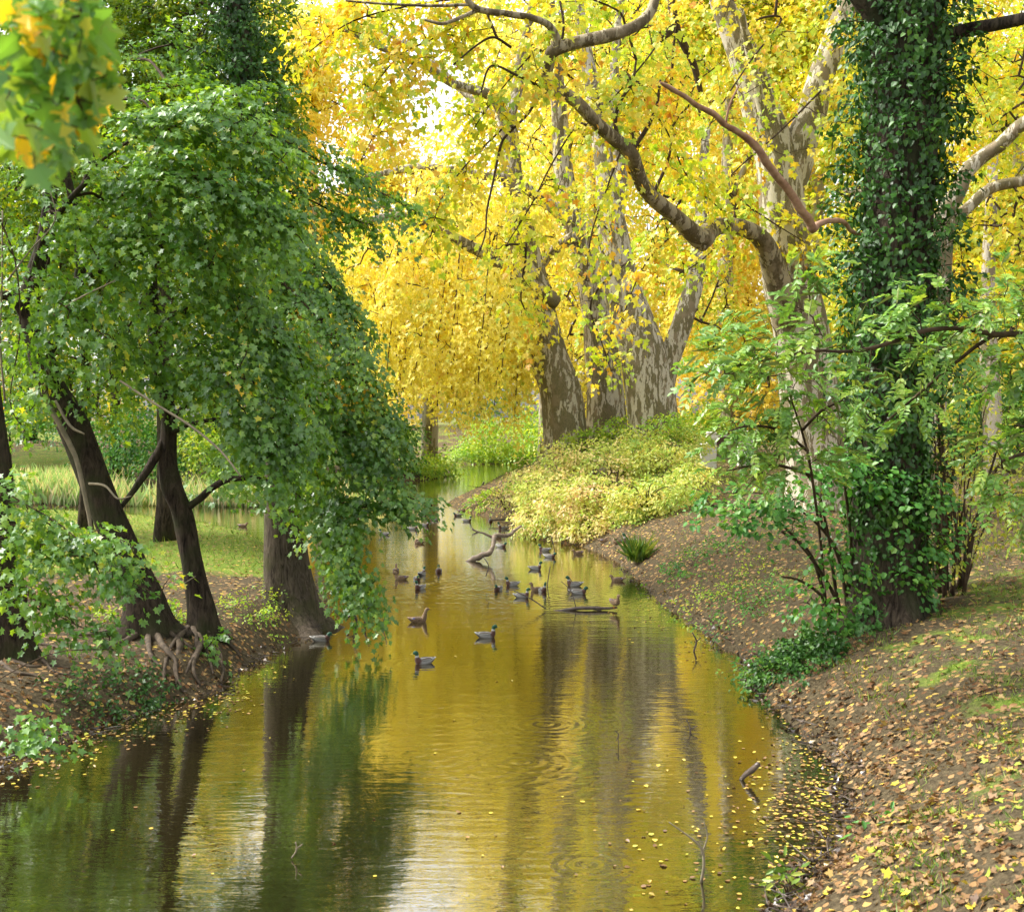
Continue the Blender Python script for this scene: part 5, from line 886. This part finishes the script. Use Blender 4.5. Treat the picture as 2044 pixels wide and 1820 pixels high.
def duck_proto(sex, pose, rz, loc, label, scale=1.0, legs=False):
    e = bpy.data.objects.new('duck', None); COL.objects.link(e); e.empty_display_size = .1; tag(e, label, 'duck', 'ducks on the river')
    nb = len(BODY)
    def cf(v, i, a_):
        x, z = v[0], v[2]
        if sex == 'hen':
            if i >= nb+3: return BRL if math.sin(a_) < .2 else BR
            return BRL if x < -.24 else (BRL if z < .05 else BR)
        if i >= nb: return (BREAST if i < nb+1 else (WHITE if i == nb+2 and pose in ('swim', 'up') else (BREAST if i < nb+2 else GREEN)))
        if x < -.245: return WHITE
        if x < -.15: return BLACK if abs(v[1]) < .045 or z < .09 else LGREY
        if x > .105: return BREAST
        return LGREY if z < .10 else GREY
    b_ = MB(); loft(b_, BODY+NECK[pose], 14, cf); b_.build('body', MD if sex == 'drake' else MH, e)
    hx, hz_ = NECK[pose][-1][:2]
    if pose != 'sleep':
        b_ = MB(); loft(b_, [(hx-.012,hz_+.002,.014,.014),(hx+.010,hz_-.004,.013,.010),(hx+.035,hz_-.011,.014,.006),(hx+.055,hz_-.014,.012,.004),(hx+.060,hz_-.015,.004,.002)], 8, lambda *q: (1, 1, 1)); b_.build('bill', mbill if sex == 'drake' else mbillb, e)
        for s in (-1, 1):
            b_ = MB(); c0 = np.array((hx-.040, s*.041, hz_+.018)); V = [c0+.006*np.array((math.cos(u)*math.cos(w), math.sin(w), math.sin(u)*math.cos(w))) for w in (-1.2,-.5,.2,.9,1.4) for u in np.arange(6)*PI/3]
            b_.add(V, [(i*6+j, i*6+(j+1) % 6, i*6+6+(j+1) % 6, i*6+6+j) for i in range(4) for j in range(6)]+[tuple(range(5,-1,-1)), tuple(range(24,30))]); b_.build('eye', meye, e)
    for s in (-1, 1):
        b_ = MB(); V = []; C = []; n1 = 9; n2 = 6
        for i in range(n1):
            u = i/(n1-1); x = .10-.34*u; w = math.sin(PI*min(1, u*1.02+.06))**.6*.052*(1-.35*u)
            for j in range(n2):
                a_ = (j/(n2-1)-.5)*2; z = .112+.016*u+w*1.15*a_*.8; y = s*(.114*(1-u**2.4*.72)+.013-.034*max(a_, 0)**1.5-.012*abs(a_)); V.append((x, y, z))
                if sex == 'drake': cc = (.07,.05,.035) if a_ > .35 else ((.24,.235,.21) if u < .72 else BLACK)
                else: cc = (.04,.06,.42) if (.55 < u < .72 and abs(a_) < .5) else (WHITE if (.52 < u <= .55 or .72 <= u < .76) and abs(a_) < .5 else (BRD if a_ > .3 else BR))
                C.append((*cc, 1))
        o_ = [(v[0], v[1]-s*.02, v[2]) for v in V]; nn = len(V); f = [(i*n2+j, i*n2+j+1, (i+1)*n2+j+1, (i+1)*n2+j) for i in range(n1-1) for j in range(n2-1)]
        b_.add(V, f if s > 0 else [q[::-1] for q in f], C); b_.build('wing', MD if sex == 'drake' else MH, e)
    if legs:
        for s in (-1, 1):
            b_ = MB(); tube(b_, [(-.01, s*.045, .03), (.0, s*.045, -.04), (-.005, s*.045, -.085)], [.014, .008, .007], 7, 3)
            for k in (-.5, 0, .5): tube(b_, [(-.005, s*.045, -.085), (.05, s*.045+k*.05, -.092)], [.006, .004], 5, 2)
            b_.build('leg', mleg, e)
    e.location = loc; e.rotation_euler = (0, 0, rz); e.scale = (scale,)*3; return e
def copy_duck(p_, rz, loc, label, scale):
    e = p_.copy(); COL.objects.link(e); e['label'] = label; e.location = loc; e.rotation_euler = (0, 0, rz); e.scale = (scale,)*3
    for ch in p_.children: c_ = ch.copy(); COL.objects.link(c_); c_.parent = e
    return e
protos = {}
Rt, Lf, Fr, Aw = 0.0, PI, -PI/2, PI/2
DUCKS = [
 ('drake','swim',Rt+.05,970,1274,1.06,'drake with grey flanks facing right, alone in open golden water, second nearest duck'),
 ('drake','swim',Lf+.45,847,1326,1.0,'nearest drake of all, swimming left with white tail turned to us'),
 ('hen','up',Rt+.15,834,1243,1.05,'brown duck stretching its neck up to the right, just beyond the nearest drake'),
 ('drake','low',Rt+.2,640,1281,1.0,'drake with its head tucked low at the foot of the broad flared trunk'),
 ('hen','swim',Fr+.5,1227,1206,.95,'plump brown duck standing on the thin branch in the water','stand'),
 ('drake','swim',Rt,1041,1194,1.0,'drake facing right, nearest of the loose group right of centre'),
 ('drake','low',Fr-.4,995,1179,.95,'drake coming toward us at the left end of the group right of centre'),
 ('drake','swim',Lf+.3,1023,1170,1.0,'drake turned left behind the duck that comes toward us'),
 ('hen','swim',Lf+.2,1072,1181,.95,'brown duck overlapping the upright drake in the group right of centre'),
 ('drake','up',Fr+.5,1082,1182,.92,'upright drake facing us beside the brown duck it overlaps'),
 ('drake','swim',Lf-.1,1147,1171,1.1,'rear one of the two large parallel drakes, facing left'),
 ('drake','low',Rt,1154,1187,1.1,'front one of the two large parallel drakes, facing right'),
 ('hen','low',Lf,1233,1161,1.0,'brown duck drifting left near the grass tuft'),
 ('drake','swim',Rt+.1,1068,1138,1.0,'drake facing right halfway between the crooked branch and the two parallel drakes'),
 ('drake','low',Rt-.3,1097,1114,1.0,'whitish drake facing right in open water below the pale bushes'),
 ('drake','swim',Lf,1087,1101,1.0,'drake facing left, just beyond the whitish drake'),
 ('hen','low',Lf+.5,1154,1107,1.0,'brown duck close to the right shore left of the grass tuft'),
 ('drake','low',Rt-.5,1000,1093,1.0,'drake resting right beside the bend of the crooked branch'),
 ('hen','swim',Aw,1047,1073,.9,'brown duck seen from behind at the foot of the pale bushes'),
 ('hen','sleep',Rt,992,1075,1.0,'brown duck half hidden behind the crooked branch'),
 ('drake','up',Lf+.3,1004,1057,1.0,'alert drake with raised neck beyond the crooked branch'),
 ('drake','swim',Fr,979,1042,.95,'drake facing us near the bank tip'),
 ('drake','swim',Rt,932,1042,1.0,'drake facing right in the middle of the far row'),
 ('drake','low',Lf+.4,914,1031,1.0,'drake left of the middle one in the far row, head low'),
 ('hen','sleep',Rt,921,1022,1.0,'brown duck asleep on the leafy shore of the bank tip'),
 ('drake','low',Lf,867,1040,1.0,'drake facing left, rightmost of the four strung out under the bough'),
 ('drake','swim',Rt,847,1051,1.0,'drake facing right, second of the four strung out under the bough'),
 ('drake','swim',Rt,824,1058,1.0,'drake facing right, lowest of the four strung out under the bough'),
 ('drake','swim',Rt,844,1030,.9,'small distant drake tight under the tip of the hanging bough'),
 ('hen','sleep',Lf,837,1086,1.0,'brown duck asleep alone left of the golden reflection'),
 ('drake','swim',Lf,767,1069,1.0,'drake facing left on green water near the hanging leaves'),
 ('hen','swim',Rt,709,1034,1.0,'dusky duck facing right, half screened by maple leaves'),
 ('hen','low',Fr,736,1022,1.0,'far duck trailing a wake beside the maple leaves'),
 ('hen','swim',Aw,790,1142,.9,'brown duck farthest left in the swimming party, seen from behind'),
 ('hen','swim',Lf+.3,801,1158,1.0,'brown duck facing left in the swimming party'),
 ('drake','swim',Aw-.4,842,1149,.95,'drake in the middle of the swimming party'),
 ('drake','low',Fr+.3,832,1160,.95,'dark drake head-on in the swimming party'),
 ('drake','swim',Fr-.6,839,1177,1.0,'nearest drake of the swimming party'),
 ('drake','swim',Fr,876,1143,.95,'drake swimming apart to the right of the party, head-on'),
 ('hen','sleep',Lf,1234,1086,1.05,'brown duck sitting on the leafy shore beside a drake','land'),
 ('drake','up',Lf+.1,1257,1085,1.05,'drake sitting on the leafy shore next to a brown duck','land'),
 ('hen','sleep',Rt,1206,1084,1.0,'dark duck sitting at the foot of the bushes on the shore','land'),
 ('hen','low',Rt,484,1052,1.0,'lone duck on the backwater left of the broad trunk'),
]
for q in DUCKS:
    sex, pose, rz, px, py, sc_, lab = q[:7]; mode = q[7] if len(q) > 7 else ''
    loc = gpt(px, py, .0) if mode == 'land' else W(px, py, -.025)
    if mode == 'stand': loc = P(px, 1206, Yc); 
    if mode == '': loc = loc-(0, 0, .0)
    key = (sex, pose, mode == 'stand')
    if key not in protos: protos[key] = duck_proto(sex, pose, rz, tuple(loc), lab, sc_, mode == 'stand')
    else: copy_duck(protos[key], rz, tuple(loc), lab, sc_)
# ================================================================ near maple bough at the upper left
nb = on(-3900, 5.6) if False else np.array((-10.6, 6.2, float(ground_z(-10.6, 6.2)))); nt_ = Tree('maple_tree', 'close out-of-focus maple bough with green and yellow leaves hanging into the upper left corner', 'tree', nb, None, 131)
nt_.limb([nb-(0, 0, .2), nb+(0, 0, 3), nb+(.2, 0, 6), nb+(.3, .1, 10)], [.25, .2, .17, .1], 14, 6, .05, (.1, .3))
nt_.limb([nb+(.2, 0, 6), nb+(3, -.3, 7.6), nb+(6, -.8, 7.9), nb+(7.8, -1.2, 7.4), P(60, -60, 4.9), P(110, 60, 4.8), P(140, 200, 4.8)], [.1, .07, .045, .03, .02, .012, .006], 8, 6)
nt_.bark(M['maplebark'])
rr = nt_.rng; cpx = []
for (a_, b_, c_, d_, sx, n_) in ((30,-40,60,180,44,60),(90,-60,120,150,42,56),(140,-60,175,110,34,40),(190,40,215,190,12,12),(165,80,185,200,22,22),(100,120,110,300,30,34),(50,180,70,320,24,20),(10,100,20,300,26,26),(150,180,170,270,14,10),(60,300,66,350,9,6),(110,280,122,320,9,6)):
    for k in range(int(n_*1.4)):
        f_ = rr.uniform(0, 1); x_ = a_+(c_-a_)*f_+rr.normal(0, sx*.5); y_ = b_+(d_-b_)*f_+rr.normal(0, 12); cpx.append(P(x_, y_, rr.uniform(4.4, 5.4)))
c = np.array(cpx); n_ = len(c); d = rr.normal(0, .55, (n_, 3))+(.3, 0, -.8); nn = rr.normal(0, .6, (n_, 3))+(.2, -.6, .6)
rn = rr.uniform(0, 1, n_); twigs(nt_.bmb, np.array(nt_.wood), np.array(nt_.wr), c[::3], .0015, .001, rr, rmax=.01); nt_.bmb.build('branches', M['twig'], nt_.o)
leaves('crown', c, d, nn, rr.uniform(.55, 1.1, n_)*.125, 'star', M['nearleaf'] if 'nearleaf' in M else leaf_mat('near_maple_leaves', [(0,(.10,.28,.05)),(.45,(.20,.42,.05)),(.76,(.36,.52,.05)),(.86,(.62,.58,.04)),(.9,(.92,.62,.03)),(1,(.95,.62,.02))], .5, .3, .4), nt_.o, rn, rng=rr)
# ================================================================ light, sky, camera
SUN_EL, SUN_AZ = math.radians(50), math.radians(-75)      # azimuth from +Y toward +X: the sun stands high over the left bank
w = bpy.data.worlds.new('World'); scene.world = w; w.use_nodes = True; nt = w.node_tree; nt.nodes.clear()
sk = nt.nodes.new('ShaderNodeTexSky'); sk.sky_type = 'NISHITA'; sk.sun_disc = False; sk.sun_elevation = SUN_EL; sk.sun_rotation = SUN_AZ; sk.dust_density = 4.0; sk.air_density = 1.0; sk.ozone_density = 1.0
hs = nt.nodes.new('ShaderNodeHueSaturation'); hs.inputs['Saturation'].default_value = .15; bg = nt.nodes.new('ShaderNodeBackground'); bg.inputs[1].default_value = .15; wo = nt.nodes.new('ShaderNodeOutputWorld')
nt.links.new(sk.outputs[0], hs.inputs['Color']); nt.links.new(hs.outputs[0], bg.inputs[0]); nt.links.new(bg.outputs[0], wo.inputs[0])
sl = bpy.data.lights.new('sun', 'SUN'); sl.energy = 1.5; sl.angle = math.radians(16); sl.color = (1, .95, .86); so = bpy.data.objects.new('sun', sl); COL.objects.link(so)
dv = Vector((math.sin(SUN_AZ)*math.cos(SUN_EL), math.cos(SUN_AZ)*math.cos(SUN_EL), math.sin(SUN_EL))); so.rotation_euler = dv.to_track_quat('Z', 'Y').to_euler(); so.location = (20, 20, 60)
cam = bpy.data.cameras.new('camera'); co = bpy.data.objects.new('camera', cam); COL.objects.link(co); scene.camera = co
co.location = (0, 0, H); co.rotation_euler = (PI/2, 0, 0); cam.sensor_width = 36; cam.lens = F/2044*36; cam.shift_y = -80/2044; cam.clip_start = .1; cam.clip_end = 3000
cam.dof.use_dof = True; cam.dof.focus_distance = 34; cam.dof.aperture_fstop = 2.6
scene.view_settings.view_transform = 'Standard'; scene.view_settings.look = 'None'; scene.view_settings.gamma = 1; scene.view_settings.exposure = 1.62
cy = scene.cycles; cy.max_bounces = 7; cy.diffuse_bounces = 4; cy.glossy_bounces = 3; cy.transmission_bounces = 5; cy.transparent_max_bounces = 4; cy.caustics_reflective = False; cy.caustics_refractive = False
cy.use_adaptive_sampling = True; cy.adaptive_threshold = .02; cy.sample_clamp_indirect = 6; cy.use_denoising = True
